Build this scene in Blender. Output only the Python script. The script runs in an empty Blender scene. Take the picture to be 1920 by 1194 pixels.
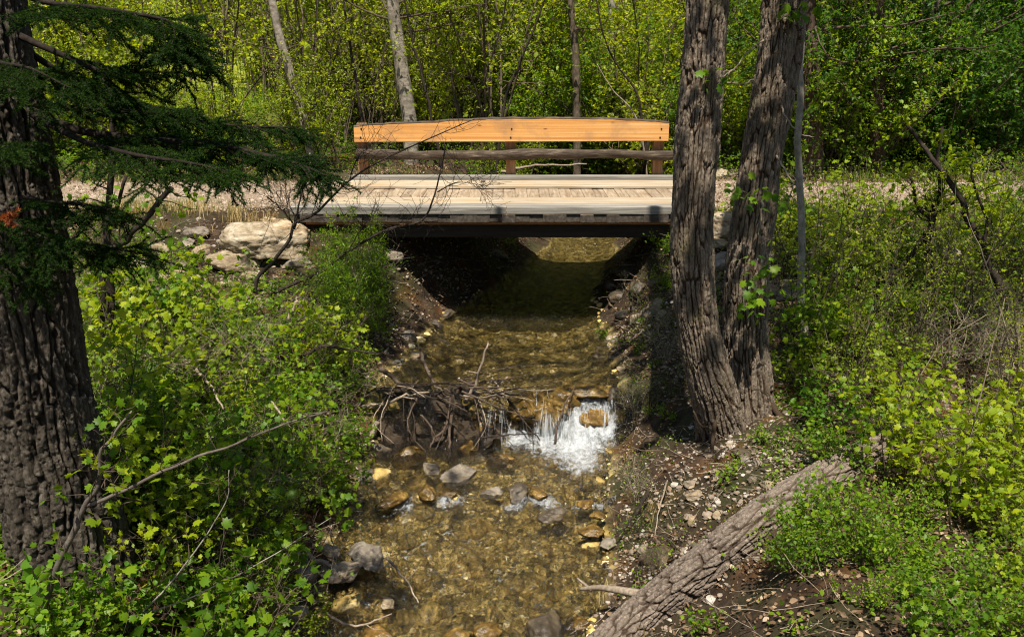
import bpy, math, random
import numpy as np
from mathutils import Vector
PI = math.pi
rad = math.radians
RG = np.random.default_rng(11)
SC = bpy.context.scene
COL = SC.collection

# ------------------------------------------------------------------ camera numbers (metres; deck of the footbridge is z = 0.05)
CAM = np.array([0.0, 0.0, 2.05]); PITCH = rad(16.6); FPX = 1700.0
cp, sp_ = math.cos(PITCH), math.sin(PITCH)

def ray(px, py):
    a, b = (px - 960) / FPX, -(py - 597) / FPX
    return np.array([a, cp + b * sp_, -sp_ + b * cp])

def atY(px, py, Y):
    d = ray(px, py); return CAM + d * (Y / d[1])

def atZ(px, py, z):
    d = ray(px, py); return CAM + d * ((z - CAM[2]) / d[2])

# ------------------------------------------------------------------ noise
def _h(ix, iy, iz, seed):
    n = (ix * 374761393 + iy * 668265263 + iz * 2147483647 + seed * 1274126177) & 0xFFFFFFFF
    n = ((n ^ (n >> 13)) * 1274126177) & 0xFFFFFFFF
    n = ((n ^ (n >> 16)) * 2246822519) & 0xFFFFFFFF
    return ((n ^ (n >> 15)) & 0xFFFFFF) / float(0xFFFFFF)

def vnoise(P, seed=0):
    P = np.asarray(P, float); i = np.floor(P).astype(np.int64); f = P - i; f = f * f * (3 - 2 * f)
    x, y, z = i[..., 0], i[..., 1], i[..., 2]; r = 0
    for dx in (0, 1):
        for dy in (0, 1):
            for dz in (0, 1):
                w = (f[..., 0] if dx else 1 - f[..., 0]) * (f[..., 1] if dy else 1 - f[..., 1]) * (f[..., 2] if dz else 1 - f[..., 2])
                r = r + w * _h(x + dx, y + dy, z + dz, seed)
    return r

def fbm(P, octv=4, seed=0):
    P = np.asarray(P, float); a, s, r = 1.0, 0.0, 0
    for k in range(octv):
        r = r + a * vnoise(P, seed + k); s += a; a *= .5; P = P * 2.03
    return r / s

def p2(x, y, k=1.0):
    x, y = np.broadcast_arrays(np.asarray(x, float), np.asarray(y, float))
    return np.stack([x * k, y * k, np.zeros_like(x)], -1)

def sstep(a, b, x):
    t = np.clip((x - a) / (b - a), 0, 1); return t * t * (3 - 2 * t)

def cells(u, v, nu, seed=0):
    # distance to the border between the two nearest random cells; u is cyclic with nu cells, v open
    iu, iv = np.floor(u).astype(np.int64), np.floor(v).astype(np.int64); d1 = np.full(u.shape, 9.0); d2 = np.full(u.shape, 9.0)
    for a in (-1, 0, 1):
        for b in (-1, 0, 1):
            cu, cv = iu + a, iv + b; w = np.mod(cu, nu)
            x = cu + .5 + (_h(w, cv, 0 * w, seed) - .5) * .95; y = cv + .5 + (_h(w, cv, 0 * w + 1, seed) - .5) * .95
            d = np.hypot(u - x, v - y); n1 = d < d1; d2 = np.where(n1, d1, np.minimum(d2, d)); d1 = np.where(n1, d, d1)
    return d2 - d1

# ------------------------------------------------------------------ mesh building
class MB:
    def __init__(self): self.V = []; self.F = []; self.n = 0; self.mi = []; self.cur = 0
    def add(self, v, faces):
        v = np.asarray(v, np.float32).reshape(-1, 3)
        for f in faces:
            f = np.asarray(f, np.int64)
            if f.ndim == 1: f = f[None]
            self.F.append(f + self.n); self.mi.append(self.cur)
        self.V.append(v); self.n += len(v)
    def build(self, name, mat, parent=None, smooth=True, attrs=None):
        me = bpy.data.meshes.new(name)
        V = np.concatenate(self.V); me.vertices.add(len(V)); me.vertices.foreach_set('co', V.ravel())
        L = np.concatenate([f.ravel() for f in self.F]); cnt = np.concatenate([np.full(len(f), f.shape[1]) for f in self.F])
        st = np.concatenate([[0], np.cumsum(cnt)[:-1]])
        me.loops.add(len(L)); me.loops.foreach_set('vertex_index', L.astype(np.int32))
        me.polygons.add(len(cnt)); me.polygons.foreach_set('loop_start', st.astype(np.int32))
        me.update(calc_edges=True)
        me.polygons.foreach_set('use_smooth', np.full(len(cnt), smooth, bool))
        for k, a in (attrs or {}).items():
            at = me.attributes.new(k, 'FLOAT', 'POINT'); at.data.foreach_set('value', np.asarray(a, np.float32).ravel())
        for m in (mat if isinstance(mat, list) else [mat]): me.materials.append(m)
        if isinstance(mat, list): me.polygons.foreach_set('material_index', np.concatenate([np.full(len(f), i, np.int32) for f, i in zip(self.F, self.mi)]))
        me.validate()
        o = bpy.data.objects.new(name, me); COL.objects.link(o)
        if parent is not None: o.parent = parent
        return o
    def box(self, lo, hi):
        x0, y0, z0 = lo; x1, y1, z1 = hi
        v = [(x0,y0,z0),(x1,y0,z0),(x1,y1,z0),(x0,y1,z0),(x0,y0,z1),(x1,y0,z1),(x1,y1,z1),(x0,y1,z1)]
        self.add(v, [[(0,3,2,1),(4,5,6,7),(0,1,5,4),(1,2,6,5),(2,3,7,6),(3,0,4,7)]])
    def bevbox(self, lo, hi, b=.008, jit=0, seed=0):
        # box with chamfered long edges (along x) and slightly wavy faces
        x0, y0, z0 = lo; x1, y1, z1 = hi
        prof = [(y0+b,z0),(y1-b,z0),(y1,z0+b),(y1,z1-b),(y1-b,z1),(y0+b,z1),(y0,z1-b),(y0,z0+b)]
        n = max(2, int((x1 - x0) / .12) + 1); xs = np.linspace(x0, x1, n); v = []
        for x in xs:
            for (y, z) in prof: v.append((x, y, z))
        v = np.array(v)
        if jit: v[:, 1:] += (fbm(v * [2.2, 9, 9], 3, seed)[:, None] - .5) * [jit, jit]
        f = []
        for i in range(n - 1):
            for k in range(8):
                a = i * 8 + k; b2 = i * 8 + (k + 1) % 8
                f.append((a, b2, b2 + 8, a + 8))
        self.add(v, [f, [tuple(range(7, -1, -1))], [tuple((n - 1) * 8 + k for k in range(8))]])
    def tube(self, P, R, sides=5, cap=True):
        P = np.asarray(P, float); n = len(P); R = np.broadcast_to(np.asarray(R, float), (n,))
        T = np.gradient(P, axis=0); T /= np.linalg.norm(T, axis=1)[:, None] + 1e-9
        u = np.cross(T[0], [0.31, 0.2, .93]); u /= np.linalg.norm(u) + 1e-9
        a = np.arange(sides) * 2 * PI / sides; ca, sa = np.cos(a)[:, None], np.sin(a)[:, None]; rings = []
        for i in range(n):
            u = u - T[i] * np.dot(u, T[i]); u /= np.linalg.norm(u) + 1e-9
            w = np.cross(T[i], u); rings.append(P[i] + R[i] * (ca * u + sa * w))
        k = np.arange(sides); k2 = (k + 1) % sides
        f = np.concatenate([np.stack([i*sides+k, i*sides+k2, (i+1)*sides+k2, (i+1)*sides+k], 1) for i in range(n - 1)])
        faces = [f]
        if cap: faces += [k[::-1][None], ((n - 1) * sides + k)[None]]
        self.add(np.concatenate(rings), faces)
    def grid(self, G):
        ny, nx = G.shape[:2]; i = np.arange(ny * nx).reshape(ny, nx)
        self.add(G.reshape(-1, 3), [np.stack([i[:-1,:-1], i[:-1,1:], i[1:,1:], i[1:,:-1]], -1).reshape(-1, 4)])

def merge(a, b):
    # the faces of b joined to a, wearing a's second material
    a.V += b.V; a.F += [f + a.n for f in b.F]; a.mi += [1] * len(b.F); a.n += b.n; return a

def tag(o, label=None, cat=None, group=None, kind=None):
    if label: o['label'] = label
    if cat: o['category'] = cat
    if group: o['group'] = group
    if kind: o['kind'] = kind
    return o

def empty(name, loc, label, cat, group=None, rz=0):
    o = bpy.data.objects.new(name, None); COL.objects.link(o); o.empty_display_size = .2
    o.location = tuple(loc); o.rotation_euler.z = rz
    return tag(o, label, cat, group)

def copy_tree(root, loc, rz=0, sc=1, label=None, group=None):
    r = root.copy(); COL.objects.link(r); r.location = tuple(loc); r.rotation_euler.z = rz; r.scale = (sc, sc, sc)
    if label: r['label'] = label
    if group: r['group'] = group
    for ch in root.children:
        c = ch.copy(); COL.objects.link(c); c.parent = r
    return r

def catmull(P, n):
    P = np.asarray(P, float)
    if len(P) == 2: return P[0] + (P[1] - P[0]) * np.linspace(0, 1, n)[:, None]
    Q = np.concatenate([[2 * P[0] - P[1]], P, [2 * P[-1] - P[-2]]]); out = []
    for t in np.linspace(0, len(P) - 1 - 1e-6, n):
        i = int(t); f = t - i; a, b, c, d = Q[i], Q[i+1], Q[i+2], Q[i+3]
        out.append(.5 * (2*b + (c-a)*f + (2*a-5*b+4*c-d)*f*f + (3*b-a-3*c+d)*f**3))
    return np.array(out)

# ------------------------------------------------------------------ materials
class NT:
    def __init__(self, name):
        self.m = bpy.data.materials.new(name); self.m.use_nodes = True; self.t = self.m.node_tree; self.t.nodes.clear()
        self.out = self.t.nodes.new('ShaderNodeOutputMaterial')
    def n(self, typ, ins=None, **kw):
        nd = self.t.nodes.new('ShaderNode' + typ)
        for k, v in kw.items(): setattr(nd, k, v)
        for k, v in (ins or {}).items(): self.put(nd.inputs[k], v)
        return nd
    def put(self, sock, v):
        if isinstance(v, bpy.types.NodeSocket): self.t.links.new(v, sock)
        elif hasattr(v, 'outputs'): self.t.links.new(v.outputs[0], sock)
        else:
            if isinstance(v, tuple) and len(v) == 3 and sock.type == 'RGBA': v = (*v, 1)
            sock.default_value = v
    def math(self, op, a, b=0.0, c=0.0):
        nd = self.n('Math', operation=op); self.put(nd.inputs[0], a); self.put(nd.inputs[1], b); self.put(nd.inputs[2], c); return nd.outputs[0]
    def mix(self, fac, a, b, blend='MIX'):
        nd = self.n('Mix', data_type='RGBA', blend_type=blend)
        self.put(nd.inputs[0], fac); self.put(nd.inputs[6], a); self.put(nd.inputs[7], b); return nd.outputs[2]
    def ramp(self, fac, stops, interp='LINEAR'):
        nd = self.n('ValToRGB'); e = nd.color_ramp.elements; nd.color_ramp.interpolation = interp
        while len(e) > 1: e.remove(e[-1])
        e[0].position = stops[0][0]; c0 = stops[0][1]; e[0].color = (*c0, 1) if isinstance(c0, tuple) else (c0, c0, c0, 1)
        for p, c in stops[1:]:
            x = e.new(p); x.color = (*c, 1) if isinstance(c, tuple) else (c, c, c, 1)
        self.put(nd.inputs[0], fac); return nd.outputs[0]
    def coords(self, scale=(1, 1, 1), kind='Object'):
        tc = self.n('TexCoord'); mp = self.n('Mapping'); self.t.links.new(tc.outputs[kind], mp.inputs[0]); mp.inputs['Scale'].default_value = scale
        return mp.outputs[0]
    def noise(self, vec, scale, detail=4, rough=.55, dist=0.0):
        return self.n('TexNoise', {'Vector': vec, 'Scale': scale, 'Detail': detail, 'Roughness': rough, 'Distortion': dist}).outputs[0]
    def bump(self, h, strength=.4, dist=.02):
        return self.n('Bump', {'Height': h, 'Strength': strength, 'Distance': dist}).outputs[0]
    def bsdf(self, col, rough=.8, normal=None, spec=.3, **kw):
        b = self.n('BsdfPrincipled', {'Base Color': col, 'Roughness': rough, 'Specular IOR Level': spec})
        if normal is not None: self.put(b.inputs['Normal'], normal)
        for k, v in kw.items(): self.put(b.inputs[k], v)
        return b
    def done(self, sh): self.put(self.out.inputs[0], sh); return self.m

def attr(N, name): return N.n('Attribute', attribute_name=name).outputs['Fac']

def mat_leaf(name, stops, trans=.45, rough=.45, spec=.3):
    N = NT(name)
    g = N.n('NewGeometry'); r = g.outputs['Random Per Island']
    oi = N.n('ObjectInfo').outputs['Random']
    f = N.math('ADD', N.math('MULTIPLY', r, .75), N.math('MULTIPLY', oi, .25))
    c = N.ramp(f, stops)
    vein = N.noise(N.coords((1, 1, 1)), 60, 2)
    c = N.mix(.25, c, N.mix(vein, (.5, .5, .5), (1, 1, 1)), 'MULTIPLY')
    b = N.bsdf(c, rough, spec=spec)
    t = N.n('BsdfTranslucent', {'Color': N.mix(.6, c, (1.0, 1.0, .25), 'MULTIPLY')})
    ct = N.mix(1.0, c, (2.0, 1.75, .8), 'MULTIPLY'); N.put(t.inputs[0], ct)
    return N.done(N.n('MixShader', {0: trans, 1: b, 2: t}))

def mat_bark(name, c1, c2, c3, vs=(14, 14, 3), bump=.5, moss=None, ridge=None):
    N = NT(name); v = N.coords(vs); v2 = N.coords((1, 1, 1))
    a = N.noise(v, 1.6, 8, .65); b = N.noise(v2, 3.1, 5)
    c = N.ramp(a, [(.3, c1), (.52, c2), (.72, c3)])
    c = N.mix(N.ramp(b, [(.45, 0.0), (.7, .6)]), c, c1)
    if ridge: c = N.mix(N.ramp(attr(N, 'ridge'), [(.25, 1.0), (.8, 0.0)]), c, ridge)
    if moss: c = N.mix(N.ramp(N.noise(v2, 3.2, 7, .65), [(.58, 0.0), (.7, .55)]), c, moss)
    h = N.noise(v, 5, 8, .7)
    return N.done(N.bsdf(c, .9, N.bump(h, bump, .012), .15))

def mat_wood(name, c1, c2, c3, grain=(1.2, 26, 26), rough=.75, knots=None, dirt=None, spec=.25):
    N = NT(name); g = N.n('NewGeometry').outputs['Random Per Island']
    tc = N.n('TexCoord'); off = N.n('VectorMath', {0: tc.outputs['Object']}, operation='ADD')
    cm = N.n('CombineXYZ', {0: N.math('MULTIPLY', g, 37.0), 1: N.math('MULTIPLY', g, 11.0), 2: 0.0}); N.put(off.inputs[1], cm)
    mp = N.n('Mapping', {'Vector': off.outputs[0], 'Scale': grain})
    a = N.noise(mp.outputs[0], 1.0, 9, .62, .6)
    c = N.ramp(a, [(.3, c1), (.5, c2), (.68, c3)])
    c = N.mix(.45, c, N.ramp(g, [(0, (.55, .52, .5)), (1, (1.15, 1.12, 1.08))]), 'MULTIPLY')
    if dirt:
        d = N.noise(off.outputs[0], 2.3, 6, .6); c = N.mix(N.ramp(d, [(.5, 0.0), (.68, .75)]), c, dirt)
    if knots:
        vk = N.n('Mapping', {'Vector': off.outputs[0], 'Scale': (2.6, 7, 7)})
        vo = N.n('TexVoronoi', {'Vector': vk.outputs[0], 'Scale': 1.0}).outputs['Distance']
        c = N.mix(N.ramp(vo, [(.04, .9), (.11, 0.0)]), c, knots)
    return N.done(N.bsdf(c, rough, N.bump(a, .35, .006), spec))

def mat_rock(name, c1, c2, c3, lichen=None, rough=.85, spec=.3, sc=6, strat=1.0):
    N = NT(name); v = N.coords((1, 1, strat)); oi = N.n('ObjectInfo').outputs['Random']
    a = N.noise(v, sc, 9, .6); b = N.noise(v, sc * 4, 6, .7)
    c = N.ramp(a, [(.3, c1), (.5, c2), (.68, c3)])
    c = N.mix(.4, c, N.ramp(b, [(.3, .35), (.7, 1.25)]), 'MULTIPLY')
    c = N.mix(.5, c, N.ramp(oi, [(0, (.55, .5, .45)), (.5, (.95, .95, .95)), (1, (1.25, 1.1, .9))]), 'MULTIPLY')
    if lichen: c = N.mix(N.ramp(N.noise(v, sc * 1.7, 7), [(.57, 0.0), (.66, .8)]), c, lichen)
    return N.done(N.bsdf(c, rough, N.bump(b, .5, .02), spec))

M = {}
M['leaf_yellow'] = mat_leaf('spring leaf yellow green', [(0, (.12, .21, .008)), (.5, (.25, .35, .01)), (1, (.42, .47, .015))], .5)
M['leaf_mid'] = mat_leaf('leaf mid green', [(0, (.05, .13, .008)), (.5, (.13, .25, .009)), (1, (.31, .41, .014))], .5)
M['leaf_round'] = mat_leaf('leaf broad green', [(0, (.06, .16, .012)), (.5, (.12, .25, .014)), (1, (.2, .34, .02))], .48)
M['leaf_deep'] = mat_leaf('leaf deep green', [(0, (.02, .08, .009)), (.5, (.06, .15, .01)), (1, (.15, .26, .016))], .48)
M['leaf_far'] = mat_leaf('leaf of the thicket', [(0, (.10, .17, .008)), (.5, (.24, .33, .012)), (1, (.47, .52, .02))], .55)
M['needle'] = mat_leaf('needle', [(0, (.006, .02, .004)), (.6, (.018, .05, .007)), (1, (.05, .095, .011))], .25, .8, .08)
M['litter'] = mat_leaf('dead leaf', [(0, (.05, .028, .014)), (.35, (.15, .085, .045)), (.7, (.33, .23, .14)), (1, (.58, .48, .36))], .12, .8)
M['grass'] = mat_leaf('grass blade', [(0, (.06, .13, .012)), (.6, (.15, .22, .02)), (1, (.34, .3, .1))], .4)
M['straw'] = mat_leaf('dry grass', [(0, (.3, .22, .09)), (.6, (.46, .36, .17)), (1, (.55, .45, .24))], .3, .7)
M['twig'] = mat_bark('twig bark', (.05, .035, .025), (.09, .065, .048), (.16, .125, .1), (20, 20, 20), .2)
M['bough_bark'] = mat_bark('dark bough bark', (.01, .008, .006), (.022, .016, .012), (.05, .038, .03), (20, 20, 20), .3)
M['sapling_bark'] = mat_bark('grey sapling bark', (.16, .145, .115), (.3, .275, .23), (.42, .39, .33), (10, 10, 10), .3)
M['fork_bark'] = mat_bark('dull grey brown bark', (.06, .05, .04), (.13, .11, .09), (.22, .19, .155), (12, 12, 12), .3)
M['stem_bark'] = mat_bark('brown grey stem bark', (.06, .045, .032), (.12, .092, .066), (.21, .17, .125), (14, 14, 8), .3)
M['twig_dark'] = mat_bark('dark twig bark', (.02, .015, .012), (.04, .03, .024), (.075, .058, .046), (20, 20, 20), .2)
M['dead_wood'] = mat_bark('bleached dead wood', (.16, .12, .085), (.3, .24, .18), (.46, .39, .31), (30, 30, 8), .4)
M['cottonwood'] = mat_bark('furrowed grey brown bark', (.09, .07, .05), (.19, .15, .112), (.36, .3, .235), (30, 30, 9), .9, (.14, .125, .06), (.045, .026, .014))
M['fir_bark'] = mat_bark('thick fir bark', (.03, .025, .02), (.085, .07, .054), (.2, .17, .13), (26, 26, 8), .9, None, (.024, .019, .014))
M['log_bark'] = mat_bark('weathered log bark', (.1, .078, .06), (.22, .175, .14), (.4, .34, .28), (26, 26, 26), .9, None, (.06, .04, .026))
M['pale_bark'] = mat_bark('pale aspen bark', (.1, .08, .06), (.3, .26, .21), (.46, .42, .35), (9, 9, 16), .3)
M['grey_bark'] = mat_bark('smooth grey bark', (.16, .145, .115), (.3, .275, .23), (.42, .39, .33), (10, 10, 10), .3)
M['red_bark'] = mat_bark('reddish far bark', (.04, .027, .02), (.085, .056, .04), (.14, .1, .072), (12, 12, 3), .5)
M['pine_board'] = mat_wood('fresh pine board', (.5, .19, .04), (.66, .33, .1), (.78, .5, .23), (.32, 5, 26), .65, (.2, .06, .018), (.36, .2, .1))
M['post'] = mat_wood('pine post', (.2, .09, .04), (.33, .17, .08), (.45, .27, .14), (20, 20, 1.5), .7)
M['deck'] = mat_wood('weathered deck boards', (.19, .14, .09), (.33, .26, .18), (.45, .37, .28), (22, 1.5, 22), .8, None, (.2, .13, .08))
M['plank_end'] = mat_wood('dark weathered plank ends', (.03, .025, .02), (.07, .058, .046), (.12, .1, .085), (20, 20, 20), .85)
M['runner'] = mat_wood('sun bleached runner boards', (.24, .195, .13), (.4, .335, .245), (.54, .47, .37), (1.0, 24, 24), .8, None, (.38, .26, .14))
M['kerb'] = mat_wood('grey weathered timber', (.11, .105, .095), (.22, .205, .18), (.38, .36, .32), (1.0, 24, 24), .8)
M['beam'] = mat_wood('tarred beam', (.018, .013, .01), (.03, .022, .016), (.045, .035, .026), (1.0, 20, 20), .8)
M['strip'] = mat_wood('rusty orange edge strip', (.25, .09, .02), (.36, .14, .035), (.45, .2, .06), (1, 20, 20), .7)
M['rail_bark'] = mat_bark('rail log bark', (.035, .026, .02), (.09, .068, .05), (.24, .19, .14), (3, 26, 26), .7)
M['rock_tan'] = mat_rock('tan boulder', (.15, .11, .065), (.33, .26, .17), (.52, .45, .34), (.15, .11, .07), .85, .25, 5, 2.6)
M['rock_grey'] = mat_rock('grey boulder', (.12, .1, .078), (.25, .21, .165), (.4, .35, .285), (.2, .15, .06), .8, .3, 6, 2.2)
M['rock_wet'] = mat_rock('wet ochre stone', (.035, .024, .01), (.15, .09, .022), (.42, .27, .075), (.03, .028, .014), .2, .5, 7)
M['rock_bed'] = mat_rock('ochre bed stone', (.2, .135, .04), (.5, .36, .115), (.8, .64, .31), (.09, .065, .025), .5, .4, 9)
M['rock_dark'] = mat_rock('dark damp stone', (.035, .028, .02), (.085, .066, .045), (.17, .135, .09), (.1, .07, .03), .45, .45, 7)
# ------------------------------------------------------------------ terrain shape
SY = [-6, 4.5, 5.65, 6.5, 7.5, 8.4, 9.2, 9.6, 10.5, 11.4, 13, 14.2, 16.3, 20, 24, 30, 40, 160]
SL = [-1.4,-1.4,-1.42,-1.5,-1.4,-1.42,-1.42,-1.34,-1.15,-.98,-.42,.08,.7,1.3,2.4,4.2,8, 60]
SR = [.4,.45,.55,.74,.8,.95,1.12,1.14,1.16,1.2,1.2,1.45,1.95,2.8,3.9,5.6,9.2, 61]
def wl(y): return np.interp(y, [-6, 5, 5.65, 7.35, 7.62, 8.78, 9.04, 14, 20, 30, 40, 160], [-2.3,-2.08,-2.05,-1.98,-1.92,-1.87,-1.45,-1.44,-1.2,-.4,2.8, 32])
def bedd(y): return np.interp(y, [-6, 7.4, 7.6, 7.8, 8.4, 8.8, 8.95, 9.1, 9.6, 13, 15, 40], [.12,.13,.06,.16,.2,.16,.07,.07,.24,.26,.1,.08])
TY = [-6, 0, 3, 5, 7.6, 9, 10.0, 10.9, 11.5, 14.6, 18, 25, 45, 80, 160]
TLz = [.6,.35,-.5,-.95,-.9,-.8,-.7,-.5,0.0,.03,.25,.9,5.2,14,34]
TRz = [.6,.35,-.5,-.95,-1.05,-.93,-.72,-.45,0.0,.03,.25,.9,5.2,14,34]
def gz(x, y):
    x, y = np.broadcast_arrays(np.asarray(x, float), np.asarray(y, float))
    xl, xr = np.interp(y, SY, SL), np.interp(y, SY, SR)
    wob = (fbm(p2(x, y, 1.3), 3, 5) - .5) * .35
    xl, xr = xl + wob, xr + wob
    w = wl(y); s = np.maximum(xl - x, x - xr); left = x < (xl + xr) / 2
    top = np.where(left, np.interp(y, TY, TLz), np.interp(y, TY, TRz))
    top = np.maximum(top, w + .15)
    bw = np.interp(y, [4, 9, 11, 12.5, 14.5, 17], [1.5, 1.6, 1.15, 1.3, 1.75, 1.9])
    bank = w - .03 + (top - w + .03) * (sstep(-.15, 1, s / bw) * .82 + .18 * np.clip(s / bw, 0, 1))
    half = (xr - xl) / 2; t = np.clip(-s / np.maximum(half, .1), 0, 1)
    bed = w - .03 - bedd(y) * np.clip(t * 2.2, 0, 1) ** .7
    z = np.where(s > 0, np.maximum(bank, w - .05), np.minimum(bed, w - .03))
    onpath = sstep(11.3, 11.8, y) * (1 - sstep(14.2, 14.8, y))
    rough = (fbm(p2(x, y, .9), 4, 21) - .5) * .3 + (fbm(p2(x, y, 5), 3, 31) - .5) * .09
    z = z + rough * sstep(0, .6, s) * (1 - .9 * onpath * sstep(1.1, 1.4, s))
    z = z + (s < .1) * (fbm(p2(x, y, 9), 2, 41) - .5) * .05
    z = z + sstep(22, 50, y) * (fbm(p2(x, y, .12), 3, 77) - .5) * 3.0
    return z
def sdist(x, y):
    xl, xr = np.interp(y, SY, SL), np.interp(y, SY, SR); return np.maximum(xl - x, x - xr)
def G(px, py):
    # the point of the ground seen at a photo position (marching the line of sight)
    d = ray(px, py); ts = np.linspace(3.0, 60, 1600); P = CAM + d * ts[:, None]
    below = P[:, 2] < gz(P[:, 0], P[:, 1]); k = int(np.argmax(below)) if below.any() else len(ts) - 1
    return P[k]
def on(x, y, dz=0): return (float(x), float(y), float(gz(x, y)) + dz)

def axis(fine0, fine1, step, lo, hi, g=1.12):
    a = list(np.arange(fine0, fine1 + 1e-6, step)); s = step
    while a[-1] < hi: s *= g; a.append(a[-1] + s)
    s = step
    while a[0] > lo: s *= g; a.insert(0, a[0] - s)
    return np.array(a)
xs = axis(-4.6, 4.6, .04, -140, 140); ys = axis(3.2, 15.2, .045, -25, 160, 1.09)
X, Y = np.meshgrid(xs, ys); Z = gz(X, Y)
mb = MB(); mb.grid(np.stack([X, Y, Z], -1))
s_ = sdist(X, Y) + (fbm(p2(X, Y, 3), 3, 8) - .5) * .3
bedA = 1 - sstep(-.02, .07, Z - wl(Y) + (fbm(p2(X, Y, 4), 3, 8) - .5) * .12)
pathA = sstep(11.75, 12.2, Y + (fbm(p2(X, Y, 1.5), 3, 9) - .5) * .8) * (1 - sstep(14.1, 14.7, Y + (fbm(p2(X, Y, 1.2), 3, 19) - .5) * .8)) * sstep(.9, 1.3, s_)
meadA = sstep(19, 24, Y)
N = NT('forest soil'); v = N.coords()
a = N.noise(v, 7, 8, .65); b = N.noise(v, 45, 5, .7); big = N.noise(v, 1.3, 4)
soil = N.ramp(a, [(.3, (.018, .011, .007)), (.5, (.04, .025, .015)), (.7, (.09, .06, .038))])
soil = N.mix(N.ramp(N.noise(v, 2.4, 5), [(.55, 0.0), (.68, .7)]), soil, (.13, .055, .012))
soil = N.mix(N.ramp(big, [(.45, 0.0), (.62, .45)]), soil, (.035, .05, .012))
vo = N.n('TexVoronoi', {'Vector': v, 'Scale': 11.0, 'Randomness': 1.0})
peb = N.ramp(vo.outputs['Color'], [(0, (.07, .05, .017)), (.5, (.36, .26, .075)), (1, (.75, .6, .25))])
vo2 = N.n('TexVoronoi', {'Vector': v, 'Scale': 38.0})
gra = N.ramp(vo2.outputs['Color'], [(0, (.12, .09, .06)), (.5, (.27, .21, .15)), (1, (.44, .37, .29))])
gra = N.mix(N.ramp(a, [(.4, 0.0), (.65, .55)]), gra, (.26, .16, .1))
mead = N.ramp(a, [(.3, (.12, .15, .015)), (.6, (.26, .28, .03)), (.8, (.42, .4, .07))])
c = N.mix(attr(N, 'bed'), soil, N.mix(N.ramp(a, [(.4, .0), (.7, .6)]), peb, (.035, .03, .01)))
c = N.mix(attr(N, 'path'), c, gra); c = N.mix(attr(N, 'meadow'), c, mead)
h = N.math('ADD', N.math('MULTIPLY', vo.outputs['Distance'], -.8), N.math('ADD', b, a))
ground = mb.build('ground', N.done(N.bsdf(c, .9, N.bump(h, .6, .03), .2)), attrs={'bed': bedA, 'path': pathA, 'meadow': meadA})
tag(ground, 'brown leaf strewn forest ground with stream banks and gravel path', 'ground', kind='structure')

# ------------------------------------------------------------------ the stream: one sheet from upstream pool over the little falls
yy = np.concatenate([np.arange(2.5, 8.7, .02), np.arange(8.7, 9.12, .01), np.arange(9.12, 15.5, .025), np.arange(15.5, 31, .12)])
tt = np.linspace(0, 1, 170)
XL, XR = np.interp(yy, SY, SL) - .38, np.interp(yy, SY, SR) + .38
WX = XL[:, None] + (XR - XL)[:, None] * tt; WY = np.repeat(yy[:, None], 170, 1)
WZ = np.repeat(wl(yy)[:, None], 170, 1)
# the lip of the falls is ragged: shift where the drop falls with x
shift = (fbm(p2(WX, WX * 0, 3.0), 3, 61) - .5) * .35
slow = sstep(.45, .7, WX); EY = np.where(WY < 9.04, 9.04 - (9.04 - WY) * (1 - .5 * slow * sstep(8.1, 8.5, WY)), WY)
WZ = np.where((WY > 8.0) & (WY < 9.5), wl(EY + shift * sstep(8.2, 8.6, WY) * (1 - sstep(9.2, 9.5, WY))), WZ)
calm = sstep(9.1, 9.7, WY)
ax = .5 + .5 * np.sin(WX * .0); flow = np.stack([WX * 7, WY * 4.2, WX * 0], -1)
rip = (fbm(flow * 1.3, 4, 71) - .5) * .115 * (1 - calm) + (fbm(np.stack([WX * 9, WY * 14, WX * 0], -1), 3, 72) - .5) * .03 * calm + (fbm(np.stack([WX * 26, WY * 16, WX * 0], -1), 2, 78) - .5) * .036 * (1 - .7 * calm)
rif = np.exp(-((WY - 7.55) / .16) ** 2) * (fbm(p2(WX, WY, 6), 3, 73) - .4) * .12
fx = sstep(-.28, .0, WX) * (1 - sstep(1.02, 1.14, WX))
foam = fx * np.exp(-np.maximum(0, 8.6 - WY) / .3) * (1 - sstep(8.74, 8.84, WY)) * (1 - .55 * sstep(.0, .5, np.abs(WX - .7 - (WY - 8.8) * .15)) * sstep(8.75, 8.3, WY))
plume = np.exp(-((WX - .66) / (.2 + .25 * sstep(8.0, 8.6, WY))) ** 2) * np.exp(-((WY - 8.25) / .36) ** 2)
casc = slow * sstep(8.45, 8.6, WY) * (1 - sstep(8.95, 9.04, WY)) * (1 - sstep(1.0, 1.1, WX)) * (.12 + .75 * fbm(np.stack([WX * 9, WY * 3, WX * 0], -1), 3, 62))
foam = np.clip(np.maximum(foam * .66 + plume * .5, casc), 0, .85)
fall = fx * sstep(8.72, 8.8, WY) * (1 - sstep(8.99, 9.07, WY)); fall *= np.interp(WX, [-.3, -.15, .5, .6, 1.3], [0, .3, .38, .45, .45])
riff = np.exp(-((WY - 7.5) / .14) ** 2) * np.clip((fbm(p2(WX, WY, 3), 3, 74) - .45) * 5, 0, 1)
foam = np.maximum(foam, riff * .6)
glint_thr = 1 - np.abs(2 * fbm(np.stack([WX * 5 + 2 * np.sin(WY * 3), WY * 3.2, WX * 0], -1), 3, 79) - 1)
foam = np.maximum(foam, .38 * sstep(.92, .99, glint_thr) * sstep(8.0, 7.4, WY) * sstep(.42, .55, fbm(p2(WX, WY, 1.7), 2, 80)))  # painted sky glints: thin white threads laid into the foam mask
WZ = WZ + rip + rif + foam * (fbm(p2(WX, WY, 14), 3, 76) - .3) * .09
mb = MB(); mb.grid(np.stack([WX, WY, WZ], -1))
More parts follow.
